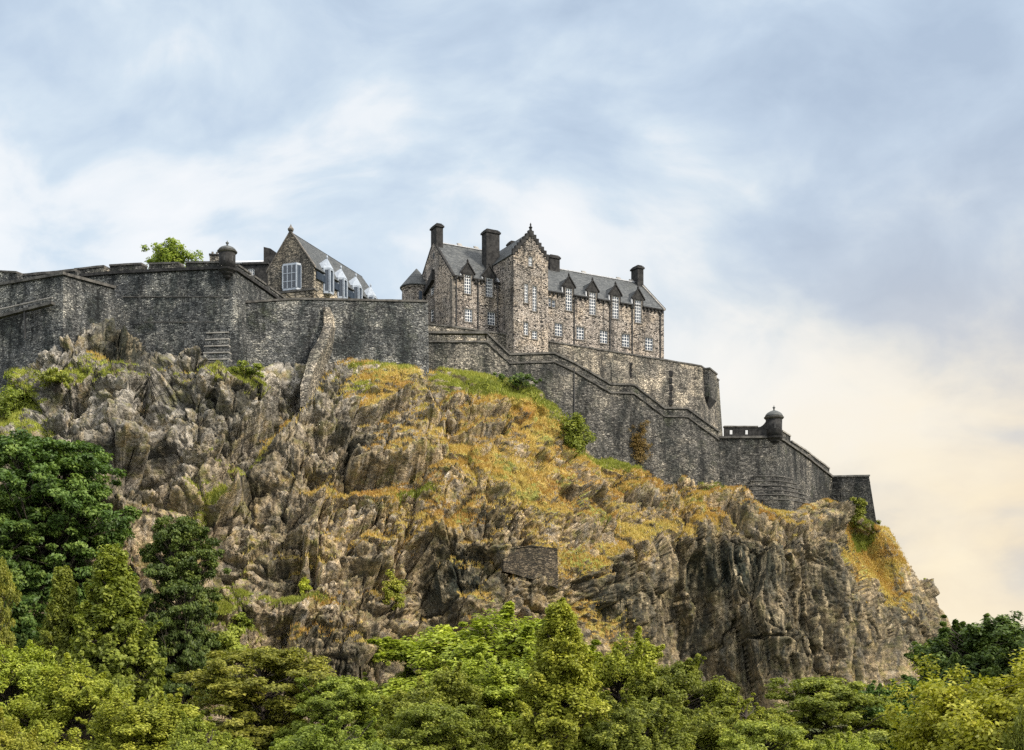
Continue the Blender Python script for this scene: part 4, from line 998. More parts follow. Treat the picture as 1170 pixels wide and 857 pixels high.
    # wall-head dormers
    for h, kk in [(h, k) for h in upL] + [(h, kR) for h in upR]:
        m = (h[0] + h[1]) / 2; w = (h[1] - h[0]) / 2 + .42; zt = max(h[3] + .16, Ze + .2); za = zt + 1.75; tb = (za - Ze) / kk; tk = (zt - Ze) / kk
        mb = MB()
        mb.box(fr, h[0] - .42, h[0] - .17, -.05, .5, Ze - .6, zt); mb.box(fr, h[1] + .17, h[1] + .42, -.05, .5, Ze - .6, zt); mb.box(fr, h[0] - .165, h[1] + .165, -.04, .5, h[3] + .01, zt + .01)
        mb.prism([L(m - w - .2, -.07, zt + .015), L(m + w + .2, -.07, zt + .015), L(m, -.07, za)], fr.T * .5)
        for sd in (-1, 1): mb.poly(L(m + sd * w, .2, Ze), L(m + sd * w, tk + .1, zt + .02), L(m + sd * w, .2, zt + .02))
        dm = mb.build('dormer', M['soot_stone'], t)
        mb = MB()                                                       # moulded raking cornice
        for sd in (-1, 1):
            a, b = L(m + sd * (w + .34), -.2, zt - .02), L(m, -.2, za + .12)
            mb.hexa([a, b, b + fr.T * .45, a + fr.T * .45, a + Vector((0, 0, .26)), b + Vector((0, 0, .26)), b + fr.T * .45 + Vector((0, 0, .26)), a + fr.T * .45 + Vector((0, 0, .26))])
        mb.lathe(L(m, .05, 0), [(.14, za + .3), (.2, za + .5), (.03, za + .85)], 8)
        mb.build('raking_cornice', M['soot_stone'], dm)
        mb = MB()
        for sd in (-1, 1): slab(mb, L(m + sd * (w + .15), .46, zt - .02), L(m + sd * (w + .15), tk + .3, zt - .02), L(m, tb + .1, za + .05), L(m, .46, za + .05), .1)
        mb.build('dormer_roof', M['slate'], dm)
        mb = MB()
        for sd in (-1,): mb.hexa([L(m + sd * (w + .1), 0, zt - 1.2), L(m + sd * (w + .3), 0, zt - 1.2), L(m + sd * (w + .3), .3, zt - 1.2), L(m + sd * (w + .1), .3, zt - 1.2), L(m + sd * (w + .1), .1, zt), L(m + sd * (w + .3), .1, zt), L(m + sd * (w + .3), .5, zt), L(m + sd * (w + .1), .5, zt)])
        mb.build('lead_flashing', M['lead'], dm)
    # chimneys
    chimney(t, fr, .1, 1.35, hm - 1.15, hm + 1.15, Zr - 1.4, Zr + 3.0, 0)
    a0, _ = fr.sz(556.5, 280, 2.2); a1, _ = fr.sz(571.5, 280, 2.2)
    chimney(t, fr, a0, a1, 2.4, 4.2, Ze + 1.6, zpx(263, 196.5))
    a0, _ = fr.sz(582, 275, 9); a1, _ = fr.sz(598, 275, 9); chimney(t, fr, a0, a1, 8.4, 9.8, Zr - 3, zpx(271, 203))
    a0, _ = fr.sz(627.5, 290, 7); a1, _ = fr.sz(638.3, 290, 7); chimney(t, fr, a0, a1, 6.6, 8.0, ZrR - 1, zpx(283, 203))
    chimney(t, fr, s_e - 1.35, s_e - .02, hm - 1.1, hm + 1.1, ZrR - 1.4, zpx(297.5, 213), 0)
    # rainwater pipes
    for px, y0, y1 in ((521.6, 318, 378), (546.4, 322, 381), (568.8, 330, 383), (656.3, 345, 398), (697.2, 348, 404), (722.5, 352, 408), (754.6, 360, 412)):
        a, z1 = fr.sz(px, y0, -.12); _, z0 = fr.sz(px, y1, -.12); mb = MB(); mb.tube(L(a, -.14, z0), L(a, -.14, z1), .1); mb.tube(L(a, -.2, z1), L(a, -.2, z1 + .4), .2, .24); mb.build('drainpipe', M['iron'], t)
    # quoins on the near corner
    mb = MB(); z = 58.0; i = 0
    while z < Ze - 1.2:
        w = .75 if i % 2 else .42; mb.box(fr, -.03, w, -.035, .3, z, z + .5); w2 = .42 if i % 2 else .75; mb.box(fr, -.036, .25, .304, w2 + .2, z + .002, z + .498); z += .53; i += 1
    mb.build('quoin', M['dressed'], t)
    # round tower at the back corner
    c = (-16.9, 201.4); zc = zpx(325.5, 199.5)
    mb = MB(); mb.lathe(c, [(2.55, 50), (2.55, zc - 1.0), (2.55, zc - .6), (2.72, zc - .45), (2.72, zc - .15)], 28); tw = mb.build('round_tower', M['hospital_stone'], t)
    mb = MB(); mb.lathe(c, [(2.95, zc - .146), (2.95, zc), (1.5, zc + 1.75), (.05, zc + 3.45)], 28); mb.build('conical_roof', M['slate'], tw)
    for x in (459.6, 480.5):
        kx = (x - CX) / F; yy = c[1] - math.sqrt(max(.1, 2.55 ** 2 - (kx * c[1] - c[0]) ** 2)); n = Vector((kx * yy - c[0], yy - c[1], 0)).normalized(); q = Vector((c[0], c[1], 0)) + n * 2.56; s = Vector((-n.y, n.x, 0))
        mb = MB(); z0, z1 = zpx(341, 198), zpx(330.5, 198); mb.hexa([q + s * sx * .3 + n * nn + Vector((0, 0, z)) for z in (z0, z1) for sx, nn in ((-1, .03), (1, .03), (1, -.4), (-1, -.4))]); mb.build('window', M['glass'], tw)
    mb = MB(); mb.prism([L(-.25, Dp - 5.2, Ze - .2), L(-.25, Dp - .3, Ze - 1.9), L(-.25, Dp - 5.2, Ze - 1.9)], fr.S * -1.2) if False else None
    a, z = fr.tz(497.5, 305, -.5)
    mb.hexa([L(-.6, 6.9, Ze + .9), L(-.02, 6.9, Ze + .9), L(-.02, 10.9, Ze - .9), L(-.6, 10.9, Ze - .9), L(-.5, 6.9, Ze + 2.7), L(-.02, 6.9, Ze + 2.8), L(-.02, 10.9, Ze - .1), L(-.5, 10.9, Ze - .2)])
    mb.build('lean_to_roof', M['soot_stone'], t)
build_hospital()

def build_house():
    a = math.radians(-20); o = W(305.8, 335, 180.5)
    fr = Frame(o.x, o.y, a); L = fr.L
    Wd, Ln = 8.3, 24.0
    # second frame along the long side facing the viewer's right
    Zb = 56.0; Ze = zpx(307.5, 179.5); Zr = zpx(267.5, 180)
    t = thing('gabled_house', 'small brown stone house with a pointed gable, oriel window and four blue bay dormers', 'house', L(4, 4, 62))
    m = Wd / 2
    oh0, z1 = fr.sz(323.5, 305.5, 0); oh1, z0 = fr.sz(344, 331, 0)
    mb = MB(); hz = (oh0 + .2, oh1 - .2, z0 + .4, min(z1 - .1, Ze - .1))
    facade(mb, fr, 0, Wd, Zb, Ze, [hz])
    mb.poly(L(0, 0, Ze), L(Wd, 0, Ze), L(m, 0, Zr)); mb.poly(L(0, Ln, Ze), L(Wd, Ln, Ze), L(m, Ln, Zr))
    mb.poly(L(0, 0, Zb), L(0, Ln, Zb), L(0, Ln, Ze), L(0, 0, Ze)); mb.poly(L(0, Ln, Zb), L(Wd, Ln, Zb), L(Wd, Ln, Ze), L(0, Ln, Ze))
    mb.build('wall', M['house_stone'], t)
    mb = MB(); mb.poly(L(Wd, 0, Zb), L(Wd, Ln, Zb), L(Wd, Ln, Ze), L(Wd, 0, Ze)); mb.build('side_wall', M['sand_stone'], t)
    mb = MB(); k = (Zr - Ze) / m
    slab(mb, L(Wd + .35, .3, Ze - .35 * k + .1), L(Wd + .35, Ln, Ze - .35 * k + .1), L(m, Ln, Zr + .1), L(m, .3, Zr + .1), .2); slab(mb, L(-.35, .3, Ze - .35 * k + .1), L(-.35, Ln, Ze - .35 * k + .1), L(m, Ln, Zr + .1), L(m, .3, Zr + .1), .2)
    roof = mb.build('roof', M['slate'], t)
    mb = MB()
    for sd in (-1, 1):
        p, q = L(m + sd * (m + .25), 0, Ze - .3), L(m, 0, Zr + .05); u = Vector((0, 0, .3)); d0, d1 = fr.T * -.1, fr.T * .32
        mb.hexa([p + d0, q + d0, q + d1, p + d1, p + d0 + u, q + d0 + u, q + d1 + u, p + d1 + u])
    mb.build('skew_stone', M['dressed'], roof)
    mb = MB(); mb.lathe(L(m, .1, 0), [(.42, Zr + .2), (.5, Zr + .5), (.3, Zr + .75), (.12, Zr + 1.0), (.05, Zr + 1.25)], 10); mb.build('finial', M['dressed'], roof)
    # oriel
    w0, w1 = oh0, oh1; pr = .75
    mb = MB(); ring = [(w0, 0), (w0 + .4, -pr), (w1 - .4, -pr), (w1, 0)]
    mb.prism([L(s, tt, z1 - .05) for s, tt in ring], (0, 0, .3)); mb.prism([L(s, tt, z0 - .1) for s, tt in ring], (0, 0, .3))
    for s, tt in ring: mb.box(fr, s - .09, s + .09, tt - .09, tt + .09, z0 + .204, z1 - .054)
    for f in (1 / 3, 2 / 3): s = w0 + .4 + (w1 - w0 - .8) * f; mb.box(fr, s - .06, s + .06, -pr - .05, -pr + .07, z0 + .204, z1 - .054)
    for f in (.33, .66): z = z0 + (z1 - z0) * f; mb.box(fr, w0 + .45, w1 - .45, -pr - .04, -pr + .06, z - .05, z + .05)
    ow = mb.build('oriel_window', M['blue_metal'], t)
    mb = MB()
    for (s, tt), (s2, t2) in zip(ring[:-1], ring[1:]): mb.poly(L(s, tt + .02, z0 + .2), L(s2, t2 + .02, z0 + .2), L(s2, t2 + .02, z1 - .05), L(s, tt + .02, z1 - .05))
    mb.build('pane', M['glass'], ow)
    # side bays: read where they stand on the side wall from their pixels
    ef = EndFrame(fr, Wd)
    for i, (px, yt, yb) in enumerate(((375.6, 295, 335), (391.5, 306.5, 341), (408.6, 315.5, 345), (425.4, 327, 346))):
        tt, _ = fr.tz(px - 2.5, yt, Wd); d = L(Wd, tt, 0).y
        za, zb_ = zpx(yt, d), zpx(yb, d); ze = za - 2.0; hw = 1.0; pr = .85
        mb = MB()
        for s, q in ((tt - hw, .02), (tt + hw, .02), (tt - hw * .55, pr), (tt + hw * .55, pr)): mb.box(ef, s - .14, s + .14, q - .14, q + .14, zb_, ze)
        ringp = [(tt - hw, 0), (tt - hw * .55, pr), (tt + hw * .55, pr), (tt + hw, 0)]
        for z, h in ((zb_ - .25, .35), (ze - .1, .3)): mb.prism([ef.L(s * 1 + (0), q * 1.12, z) for s, q in ringp], (0, 0, h))
        apex = ef.L(tt, .1, za)
        for (s, q), (s2, q2) in zip(ringp[:-1], ringp[1:]): mb.poly(ef.L(s, q * 1.15, ze + .2), ef.L(s2, q2 * 1.15, ze + .2), apex)
        mb.poly(ef.L(tt - hw, 0, ze + .2), apex, ef.L(tt - hw, -2.2, ze + .2)); mb.poly(ef.L(tt + hw, 0, ze + .2), apex, ef.L(tt + hw, -2.2, ze + .2))
        mb.lathe(ef.L(tt, .1, 0), [(.12, za - .1), (.16, za + .15), (.02, za + .5)], 8)
        b = mb.build('bay_window', M['blue_metal'], t)
        mb = MB()
        for (s, q), (s2, q2) in zip(ringp[:-1], ringp[1:]): mb.poly(ef.L(s, q - .05, zb_), ef.L(s2, q2 - .05, zb_), ef.L(s2, q2 - .05, ze), ef.L(s, q - .05, ze))
        mb.build('pane', M['glass'], b)
    mb = MB(); mb.box(ef, .6, Ln - .3, .02, .3, Ze - 1.9, Ze - .75); mb.build('glazed_band', M['glass'], t)
    mb = MB(); mb.box(fr, -.7, Wd + .6, -.9, -.004, Zb, zpx(335.5, 178.6)); mb.box(ef, -.9, Ln, .004, .6, Zb, zpx(335.5, 178.6) - .6); pl = mb.build('plinth', M['sand_stone'], t)
    mb = MB(); mb.box(fr, -.85, Wd + .75, -1.05, -.0, zpx(335.5, 178.6) + .004, zpx(333.3, 178.6)); mb.build('coping', M['coping'], t)
    # older block behind with a sooty end and a low grey roof
    o2 = W(268, 320, 187); f2 = Frame(o2.x, o2.y, math.radians(-4)); L2 = f2.L
    t2 = thing('low_outbuilding', 'low dark outbuilding with a white window beside the gabled house', 'building', L2(4, 2, 62))
    zt = zpx(303, 187); h = f2.sz(283, 307); h2 = f2.sz(290.5, 314.5)
    hw = (h[0], h2[0], h2[1], h[1])
    mb = MB(); s0 = f2.sz(278, 300)[0]; s1 = f2.sz(306, 300)[0]
    facade(mb, f2, s0, s1, 57, zt, [hw], 0); mb.poly(L2(s0, 0, 57), L2(s0, 5, 57), L2(s0, 5, zt), L2(s0, 0, zt)); mb.poly(L2(s1, 0, 57), L2(s1, 5, 57), L2(s1, 5, zt), L2(s1, 0, zt)); mb.build('wall', M['soot_stone'], t2)
    window(t2, f2, hw, 3, 2, 0, False)
    mb = MB(); mb.box(f2, s0 - .15, s1 + .15, -.25, 5, zt + .004, zt + .35); mb.build('parapet', M['soot_stone'], t2)
    mb = MB(); s2 = f2.sz(262, 300, 8)[0]; s3 = f2.sz(302, 300, 8)[0]; zt8 = zpx(296.5, 195); slab(mb, L2(s2, 6, zt8 - 1.1), L2(s3, 6, zt8 - 1.1), L2(s3, 9, zt8 + .15), L2(s2, 9, zt8 + .15)); mb.build('roof', M['lead'], t2)
    mb = MB(); mb.box(f2, s2 + .3, s3 - .3, 6.4, 8.8, 57, zt8 - 1.0); mb.build('rear_wall', M['soot_stone'], t2)
    mb = MB(); sa = f2.sz(301.2, 290, 1.5)[0]; sb = f2.sz(309, 290, 1.5)[0]; sc = f2.sz(318, 290, 1.5)[0]; zA, zB = zpx(282.5, 188.4), zpx(291, 188.4)
    mb.prism([L2(sa, 1.5, 57), L2(sc, 1.5, 57), L2(sc, 1.5, zB), L2(sb, 1.5, zA - .3), L2(sa, 1.5, zA)], f2.T * 1.4); mb.build('end_gable', M['soot_stone'], t2)
    # stack beyond the turret
    o3 = W(239.5, 300, 168); f3 = Frame(o3.x, o3.y, math.radians(8))
    t3 = thing('chimney_stack', 'squat stone chimney stack with two pots rising behind the domed turret', 'chimney', Vector((o3.x, o3.y, 58)))
    mb = MB(); mb.box(f3, 0, 1.35, 0, 1.3, 56, zpx(291.5, 168)); o = mb.build('shaft', M['pale_rubble'], t3)
    mb = MB(); mb.box(f3, -.1, 1.45, -.1, 1.4, zpx(291.5, 168) + .004, zpx(289.8, 168)); mb.build('chimney_cap', M['soot_stone'], t3)
    for s in (.35, 1.0): mb = MB(); mb.lathe(f3.L(s, .65, 0), [(.2, zpx(289.8, 168)), (.15, zpx(286.8, 168)), (.19, zpx(286.2, 168))], 8); mb.build('chimney_pot', M['dressed'], t3)
    mb = MB(); q = W(258, 300, 159); mb.prism([f3.L(1.3, 0, 57), f3.L(3.6, -.2, 57), f3.L(3.6, -.2, zpx(288, 168)), f3.L(1.3, 0, zpx(297, 168))], f3.T * .8); mb.build('flank_wall', M['soot_stone'], t3)
build_house()

def build_terrace():
    # the raised ground inside the walls that carries the buildings
    pts = [W(-140, 300, 186), W(60, 300, 176), W(262, 300, 163), W(285, 300, 170), W(330, 300, 172), W(486, 300, 178), W(500, 300, 190.5), W(753, 300, 209.5), W(797, 300, 215), W(800, 300, 228), W(600, 300, 250), W(200, 300, 250), W(-140, 300, 240)]
    mb = MB(); mb.prism([Vector((p.x, p.y, 20)) for p in pts], (0, 0, 37)); o = mb.build('terrace_ground', M['ground'])
    tag(o, 'level ground inside the fortress walls under the buildings', 'ground', kind='structure')
build_terrace()

# ------------------------------------------------------------------ vegetation
def unit(v): return v / (np.linalg.norm(v, axis=-1, keepdims=True) + 1e-9)
def make_leaves(rng, centers, crad, n_per, size, flat=.6, upbias=.7, ctr=None):
    """leaf quads gathered in clumps round the given centres"""
    n = len(centers); cid = np.repeat(np.arange(n), n_per); m = len(cid)
    off = rng.normal(0, 1, (m, 3)); off = unit(off) * (rng.uniform(0, 1, m) ** .45)[:, None]
    off *= crad[cid][:, None] * np.array([1, 1, flat])
    c = centers[cid] + off
    out = unit(c - (ctr if ctr is not None else centers.mean(0)))
    nrm = unit(out * .5 + np.array([0, 0, upbias * .8]) + unit(off) * .35 + rng.normal(0, .55, (m, 3)))
    a = unit(np.cross(nrm, rng.normal(0, 1, (m, 3)))); b = np.cross(nrm, a)
    s = size * rng.uniform(.6, 1.3, m)[:, None]
    a = a * s; b = b * s * .55
    droop = nrm * s * .18
    V = np.stack([c - a, c + b + droop, c + a - droop * .6, c - b + droop], 1).reshape(-1, 3)
    tint = np.clip(rng.beta(2.2, 2.2, n)[cid] * .65 + rng.uniform(0, .35, m), 0, 1)
    return V, np.arange(m * 4).reshape(-1, 4), np.repeat(tint, 4)
def limb_tubes(segs):
    Vs, Fs, k = [], [], 0
    for p, q, r, r2 in segs:
        ax = unit(q - p); u = np.cross(ax, [.31, .77, .55]); u = unit(u); w = np.cross(ax, u); nn = 5 if r > .05 else 3
        an = np.arange(nn) * 2 * np.pi / nn
        ring = np.cos(an)[:, None] * u + np.sin(an)[:, None] * w
        Vs.append(p + ring * r); Vs.append(q + ring * r2)
        for i in range(nn): Fs.append((k + i, k + (i + 1) % nn, k + nn + (i + 1) % nn, k + nn + i))
        k += 2 * nn
    return np.concatenate(Vs), np.array(Fs)
def tree_meshes(name, mat, seed, H, R, base, form='round', n_lobes=16, per_lobe=13, leaves=80, leaf=.24, clump=.75, flat=.6):
    """returns trunk mesh and crown mesh about the origin; H total height, R crown radius, base = height of the lowest leaves"""
    rng = np.random.default_rng(seed)
    ch = (H - base) / 2; cz = base + ch; C, Rr = [], []
    for i in range(n_lobes):
        if form == 'cone':
            f = (i + .5) / n_lobes; z = base + (H - base) * f * .97; rr = R * (1 - f) ** .8 * .75; a = i * 2.4 + rng.uniform(-.4, .4); rl = max(.5, R * (.50 * (1 - f) + .14))
            q = np.array([np.cos(a) * rr, np.sin(a) * rr, z])
        elif form == 'layer':
            f = (i + .5) / n_lobes; a = i * 2.4 + rng.uniform(-.5, .5); z = base + (H - base) * f; env = R * math.sqrt(max(.05, 1 - (2 * f - .85) ** 2 / 1.4)); rr = env * rng.uniform(.35, .8); rl = R * rng.uniform(.30, .44)
            q = np.array([np.cos(a) * rr, np.sin(a) * rr, min(z, H - rl * .4)])
        else:
            d = unit(rng.normal(0, 1, 3)); d[2] = d[2] if d[2] > -.2 else d[2] * .8; rl = R * rng.uniform(.22, .42)
            k = rng.uniform(.55, .85)
            q = np.array([d[0] * (R - rl * .6) * k * 1.15, d[1] * (R - rl * .6) * k * 1.15, cz + d[2] * (ch - rl * .5) * min(1, k * 1.25)])
        if form in ('round', 'cone'):                                             # sprigs that break the outline
            for _ in range(3):
                e = unit(rng.normal(0, 1, 3) + np.array([0, 0, .55])); ln = rng.uniform(1.15, 1.6)
                fr_ = np.linspace(.85, ln, 4)[:, None]
                C.append(q + e * rl * fr_ + np.array([0, 0, 1]) * (fr_ - .85) * rl * .35); Rr.append(clump * np.array([.55, .45, .36, .26]))
        d = unit(rng.normal(0, 1, (per_lobe, 3))); d[:, 2] = d[:, 2] * .8 + .22
        fl = .42 if form == 'layer' else .8
        pts = q + d * rl * np.array([1, 1, fl]) * rng.uniform(.55, 1.08, (per_lobe, 1))
        C.append(pts); Rr.append(clump * rng.uniform(.65, 1.25, per_lobe))
    C = np.concatenate(C); Rr = np.concatenate(Rr); keep = C[:, 2] > base * .75; C, Rr = C[keep], Rr[keep]
    V, Fc, tint = make_leaves(rng, C, Rr, leaves, leaf, flat, ctr=np.array([0, 0, base + ch * .6]))
    crown = np_mesh(name + '_crown', V, Fc, mat, {'tint': tint})
    # limbs: a bent leader, then a branch towards every lobe, then a twig to every clump
    seg = []; n = 7; tr = max(.1, H * .020); P = [np.array([0, 0, -1.0])]
    for i in range(1, n + 1): P.append(np.array([rng.normal(0, .03) * H * .3, rng.normal(0, .03) * H * .3, H * .86 * i / n]))
    for i in range(n): seg.append((P[i], P[i + 1], tr * (1 - .8 * i / n), tr * (1 - .8 * (i + 1) / n)))
    for i in range(0, len(C) - 1, 3):
        q = C[i]; hz = np.linalg.norm(q[:2]); zs = np.clip(q[2] - hz * rng.uniform(.5, .95), base * .45, H * .8)
        k = min(n - 1, int(zs / (H * .86) * n)); s = P[k] + (P[k + 1] - P[k]) * np.clip(zs / (H * .86) * n - k, 0, 1)
        mdl = s + (q - s) * .5 + np.array([0, 0, -.06 * hz]) + rng.normal(0, .05, 3) * hz
        r = tr * .30; seg.append((s, mdl, r, r * .6)); seg.append((mdl, q, r * .6, r * .2))
        for j in (1, 2):
            if i + j < len(C): seg.append((mdl + (q - mdl) * .4, C[i + j], r * .32, r * .1))
    V, Fc = limb_tubes(seg); trunk = np_mesh(name + '_trunk', V, Fc, M['bark'], smooth=True)
    return trunk, crown
def ground_z(px, d):
    x = (px - CX) / F * d
    z = 10.2 * (1 - float(sstep(np.array(d), 3, 34)))
    return z + 9 * float(sstep(np.array(d), 95, 150)) * float(sstep(np.array(-x), 15, 60)) - .3

KINDS = {
 'yellow_a': tree_meshes('yellow', M['leaf_yellow'], 11, 12, 4.8, 1.0, 'round', 30, 15, 150, .118, .62, 1.15),
 'yellow_b': tree_meshes('yellow', M['leaf_yellow'], 12, 12, 4.8, 1.0, 'round', 32, 14, 150, .118, .60, 1.1),
 'olive_a': tree_meshes('olive', M['leaf_olive'], 21, 12, 5.2, 1.6, 'layer', 34, 14, 135, .12, .62, .6),
 'olive_b': tree_meshes('olive', M['leaf_olive'], 22, 12, 5.0, 1.0, 'round', 32, 14, 140, .12, .62, .95),
 'green_a': tree_meshes('green', M['leaf_green'], 31, 12, 5.0, 1.0, 'round', 32, 14, 140, .125, .66, .9),
 'green_b': tree_meshes('green', M['leaf_green'], 32, 12, 5.0, 1.0, 'layer', 36, 14, 135, .125, .64, .6),
 'dark_a': tree_meshes('dark', M['leaf_dark'], 41, 22, 9.0, 3.0, 'layer', 64, 20, 120, .19, .85, .5),
 'dark_b': tree_meshes('dark', M['leaf_dark'], 42, 20, 6.5, 1.5, 'layer', 50, 16, 120, .18, .78, .5),
 'cone_y': tree_meshes('cone', M['leaf_yellow'], 51, 15, 3.4, 1.0, 'cone', 46, 11, 150, .115, .52, 1.1),
 'cone_o': tree_meshes('cone', M['leaf_olive'], 52, 13, 3.4, 1.0, 'cone', 46, 11, 140, .118, .52, 1.1),
 'feather': tree_meshes('feather', M['leaf_green'], 53, 16, 4.0, 2.0, 'cone', 42, 12, 105, .18, .66, .9),
 'dark_c': tree_meshes('dark', M['leaf_dark'], 43, 14, 5.6, 1.0, 'round', 36, 14, 100, .19, .7, .9),
 'gold': tree_meshes('gold', M['leaf_gold'], 61, 9, 5.0, .2, 'dense', 80, 16, 130, .085, .5, .9),
}
def plant(kind, name, label, px, ytop, d, width, cat='tree', group=None, rot=None, zoff=None):
    """stand a tree of a kind so that its crown top reaches ytop at depth d and its crown spans width pixels"""
    tk, cr = KINDS[kind]
    zb = ground_z(px, d) if zoff is None else zoff
    z1 = zpx(ytop, d)
    wd, hi = KW[kind]
    o = thing(name, label, cat, Vector(((px - CX) / F * d, d, zb)), group)
    sz = (z1 - zb) / hi; sx = width / F * d / wd
    o.scale = (sx, sx, sz); o.rotation_euler = (0, 0, RNG.uniform(0, 6.28) if rot is None else rot)
    link('trunk', tk, o); link('crown', cr, o)
    return o
KW = {}
for kx, (tk_, cr_) in KINDS.items():
    a_ = np.zeros(len(cr_.vertices) * 3, np.float32); cr_.vertices.foreach_get('co', a_); a_ = a_.reshape(-1, 3)
    KW[kx] = (float(np.percentile(a_[:, 0], 99) - np.percentile(a_[:, 0], 1)), float(np.percentile(a_[:, 2], 99.8)))
TREES = [
 ('dark_a', 'tree', 'massive dark green layered tree standing against the crag, tallest on the slope', 48, 503, 127, 176),
 ('dark_b', 'tree', 'dark green tree with drooping tiers against the bare rock, beside the feathery tree', 203, 594, 124, 92),
 ('feather', 'tree', 'feathery mid green tree lit in front of the massive dark one', 128, 628, 112, 110),
 ('feather', 'tree', 'slim feathery tree with a pointed top in the shade of the massive dark tree', 72, 652, 114, 70),
 ('dark_b', 'tree', 'dark tree cut by the picture edge below the salient bastion', -25, 560, 120, 130),
 ('olive_a', 'tree', 'olive tree at the picture edge under the massive dark tree', -12, 640, 96, 60),
 ('yellow_b', 'tree', 'yellow green tree at the picture edge, crown cut by the frame', 14, 728, 84, 120),
 ('yellow_a', 'tree', 'yellow green round tree below the feathery tree', 95, 752, 82, 130),
 ('yellow_b', 'tree', 'low golden green tree filling the gap before the shaded bank', 175, 790, 74, 130),
 ('yellow_a', 'tree', 'pale yellow tree in the bottom corner below the massive dark tree', 12, 815, 58, 110),
 ('olive_a', 'tree', 'spreading olive tree with open dark branches at the foot of the pale crag', 300, 742, 86, 175),
 ('green_b', 'tree', 'green tree with flat sprays between the olive tree and the big yellow one', 392, 775, 82, 120),
 ('olive_b', 'tree', 'olive green tree under the dark cliff with the yellow shrub', 462, 762, 92, 130),
 ('yellow_a', 'tree', 'large bright yellow green tree covering the foot of the dark cliff', 548, 694, 92, 235),
 ('cone_y', 'tree', 'narrow pointed yellow tree rising highest in the middle of the belt', 640, 688, 72, 125),
 ('yellow_b', 'tree', 'lower yellow green tree filling between the large bright tree and the pointed one', 590, 742, 82, 150),
 ('olive_b', 'tree', 'olive yellow tree in front of the trunk of the large bright tree', 505, 758, 78, 150),
 ('yellow_a', 'tree', 'yellow green tree with upright tips just beside the pointed yellow one', 708, 722, 88, 125),
 ('green_a', 'tree', 'dark green rounded tree below the vertical cliff columns', 775, 752, 86, 120),
 ('olive_b', 'tree', 'olive tree low under the tall cliff, next to the bright green one', 850, 788, 80, 130),
 ('green_b', 'tree', 'bright green spreading tree at the foot of the tall dark cliff', 945, 776, 84, 150),
 ('dark_c', 'tree', 'dark tree in shade between the bright green tree and the golden bush', 1018, 778, 88, 90),
 ('dark_c', 'tree', 'dark green tree against the pale sky beyond the end of the crag', 1120, 704, 112, 140),
 ('dark_c', 'tree', 'dark tree at the picture edge rising over the golden bush', 1185, 722, 104, 110),
 ('gold', 'bush', 'huge golden yellow bush of tiny leaves filling the bottom corner', 1205, 750, 50, 310),
 ('green_a', 'tree', 'green tree peeping out at the edge beside the golden bush', 1178, 800, 46, 60),
 ('olive_b', 'tree', 'olive treetop along the bottom edge below the open branched tree', 240, 815, 66, 120),
 ('green_a', 'tree', 'green treetop along the bottom edge below the flat spray tree', 380, 822, 64, 130),
 ('green_b', 'tree', 'shaded green treetop along the bottom edge under the large yellow tree', 490, 805, 70, 130),
 ('green_a', 'tree', 'dense green treetop along the bottom edge beside the pointed yellow tree', 730, 795, 70, 120),
 ('olive_a', 'tree', 'olive treetop along the bottom edge under the tall cliff', 875, 826, 62, 120),
 ('yellow_b', 'tree', 'yellow treetop along the bottom edge beside the golden bush', 960, 836, 60, 90),
]
for kd, nm, lab, px, yt, d, wd in TREES:
    plant(kd, nm, lab, px, yt, d, wd, 'bush' if nm == 'bush' else 'tree', 'trees in front of the crag' if nm == 'tree' else None)

def shrub(name, label, mat, px, py, d, rx, ry, n=40, leaves=70, leaf=.16, depth=.6, seed=1, flat=.8):
    """a low bush: px,py centre, rx,ry half extents in pixels"""
    rng = np.random.default_rng(seed); c = W(px, py, d); ax, az = rx / F * d, ry / F * d
    dd = unit(rng.normal(0, 1, (n, 3))) * (rng.uniform(0, 1, (n, 1)) ** .4)
    C = dd * np.array([ax, max(.5, ax * depth), az]) * .85
    C = C * (1 + .35 * np.sin(np.arctan2(dd[:, 2], dd[:, 0]) * 5 + seed))[:, None] * rng.uniform(.75, 1.2, (n, 1)); C[:, 2] = np.maximum(C[:, 2], -az * .95)
    cr = np.full(n, max(.3, min(ax, az) * .34)) * rng.uniform(.6, 1.3, n)
    V, Fc, tint = make_leaves(rng, C + np.array([0, 0, az]), cr, leaves, leaf, flat, ctr=np.array([0, ax * .4, az * .6]))
    o = thing(name, label, 'bush', c - Vector((0, 0, az)))
    link('foliage', np_mesh('foliage', V, Fc, mat, {'tint': tint}), o)
    seg = [(np.array([0, .2, -.4]), C[i] + np.array([0, 0, az]), .05, .015) for i in range(0, n, 3)]
    V, Fc = limb_tubes(seg); link('stem', np_mesh('stem', V, Fc, M['bark']), o)
def rd(px, py): return rock_at(px, py).y
shrub('bush', 'bright green round treetop showing above the gun embrasure wall', M['leaf_lime'], 195, 293, 172, 33, 17, 100, 80, .2, 1.0, 1)
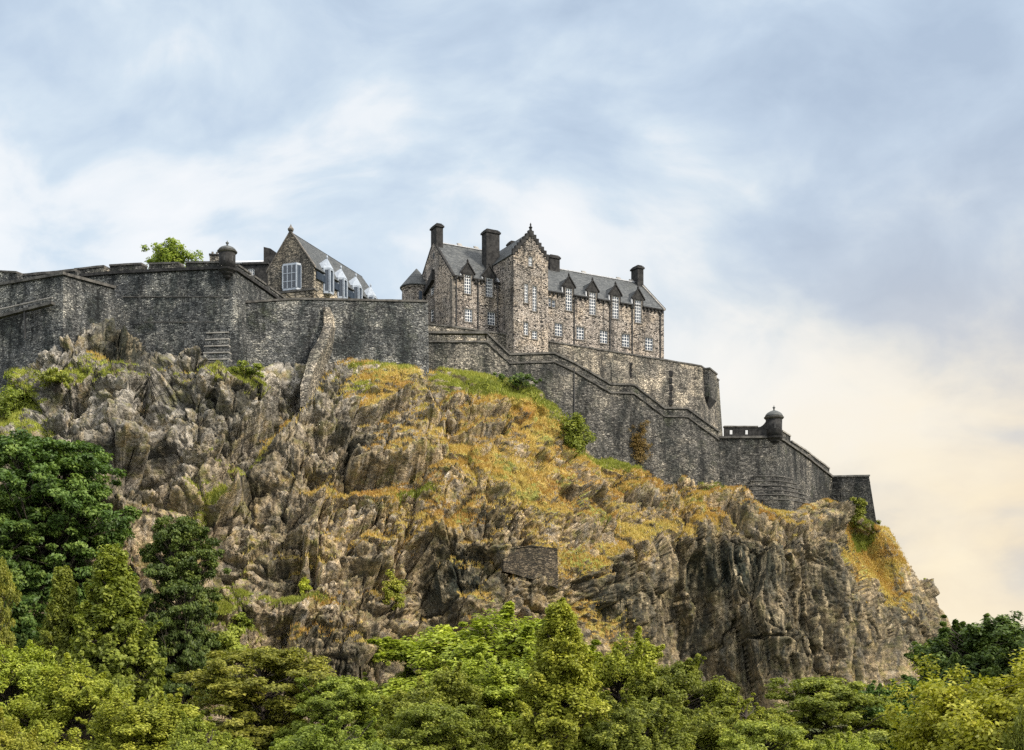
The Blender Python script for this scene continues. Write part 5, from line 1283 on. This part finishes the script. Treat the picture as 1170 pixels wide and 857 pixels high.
shrub('ivy', 'lush green ivy bush climbing the foot of the stepped wall', M['leaf_green'], 656, 495, rd(650, 500) - .6, 22, 28, 80, 80, .17, .5, 2)
shrub('creeper', 'withered brown creeper hanging on the stepped wall', M['leaf_brown'], 729, 510, 183.2, 15, 31, 90, 60, .12, .22, 3)
shrub('bush', 'green bush at the base of the end tower', M['leaf_green'], 978, 584, 200.4, 12, 18, 40, 70, .2, .5, 4)
shrub('bush', 'upright yellow green bush in the cleft beside the dark cliff', M['leaf_yellow'], 449, 676, rd(449, 690) - .6, 16, 27, 50, 70, .15, .6, 5)
shrub('bush', 'small bush sprouting from the far skyline of the crag', M['leaf_olive'], 1056, 672, 206.4, 7, 11, 24, 45, .18, .8, 6)
shrub('bush', 'tiny wispy shrub at the corner of the end tower', M['leaf_olive'], 1004, 597, 203.5, 4, 8, 12, 30, .15, .8, 7)
shrub('bush', 'ochre green bush low on the tan crag above the olive tree', M['leaf_yellow'], 437, 748, rd(437, 755) - .7, 14, 13, 34, 60, .15, .7, 8)
shrub('bush', 'deep green bush tucked against rock beyond the shaded bank', M['leaf_green'], 277, 712, rd(277, 718) - .8, 12, 17, 36, 65, .16, .7, 9)
shrub('bush', 'lime tuft of a bush on a bare ledge of the pale crag', M['leaf_gold'], 348, 667, rd(348, 676) - .4, 9, 11, 24, 55, .13, .7, 10)
shrub('bush', 'dark green bush hugging the corner below the domed turret', M['leaf_green'], 282, 424, rd(282, 430) - .3, 22, 11, 40, 60, .16, .5, 11)
shrub('bush', 'low green bush under the salient bastion beside the picture edge', M['leaf_green'], 14, 462, rd(14, 470) - .5, 30, 32, 60, 70, .2, .6, 12)
shrub('bush', 'sprawling green bush on the rocks below the bastion salient', M['leaf_olive'], 62, 432, rd(62, 438) - .3, 30, 13, 46, 60, .16, .5, 13)
shrub('bush', 'line of low dark shrubs along the foot of the stepped wall', M['leaf_dark'], 592, 434, rd(592, 442) - .2, 34, 8, 46, 55, .15, .4, 14)
shrub('bush', 'olive scrub on the slope beside the deep green bush', M['leaf_olive'], 250, 740, 128, 34, 24, 60, 70, .2, .8, 15)
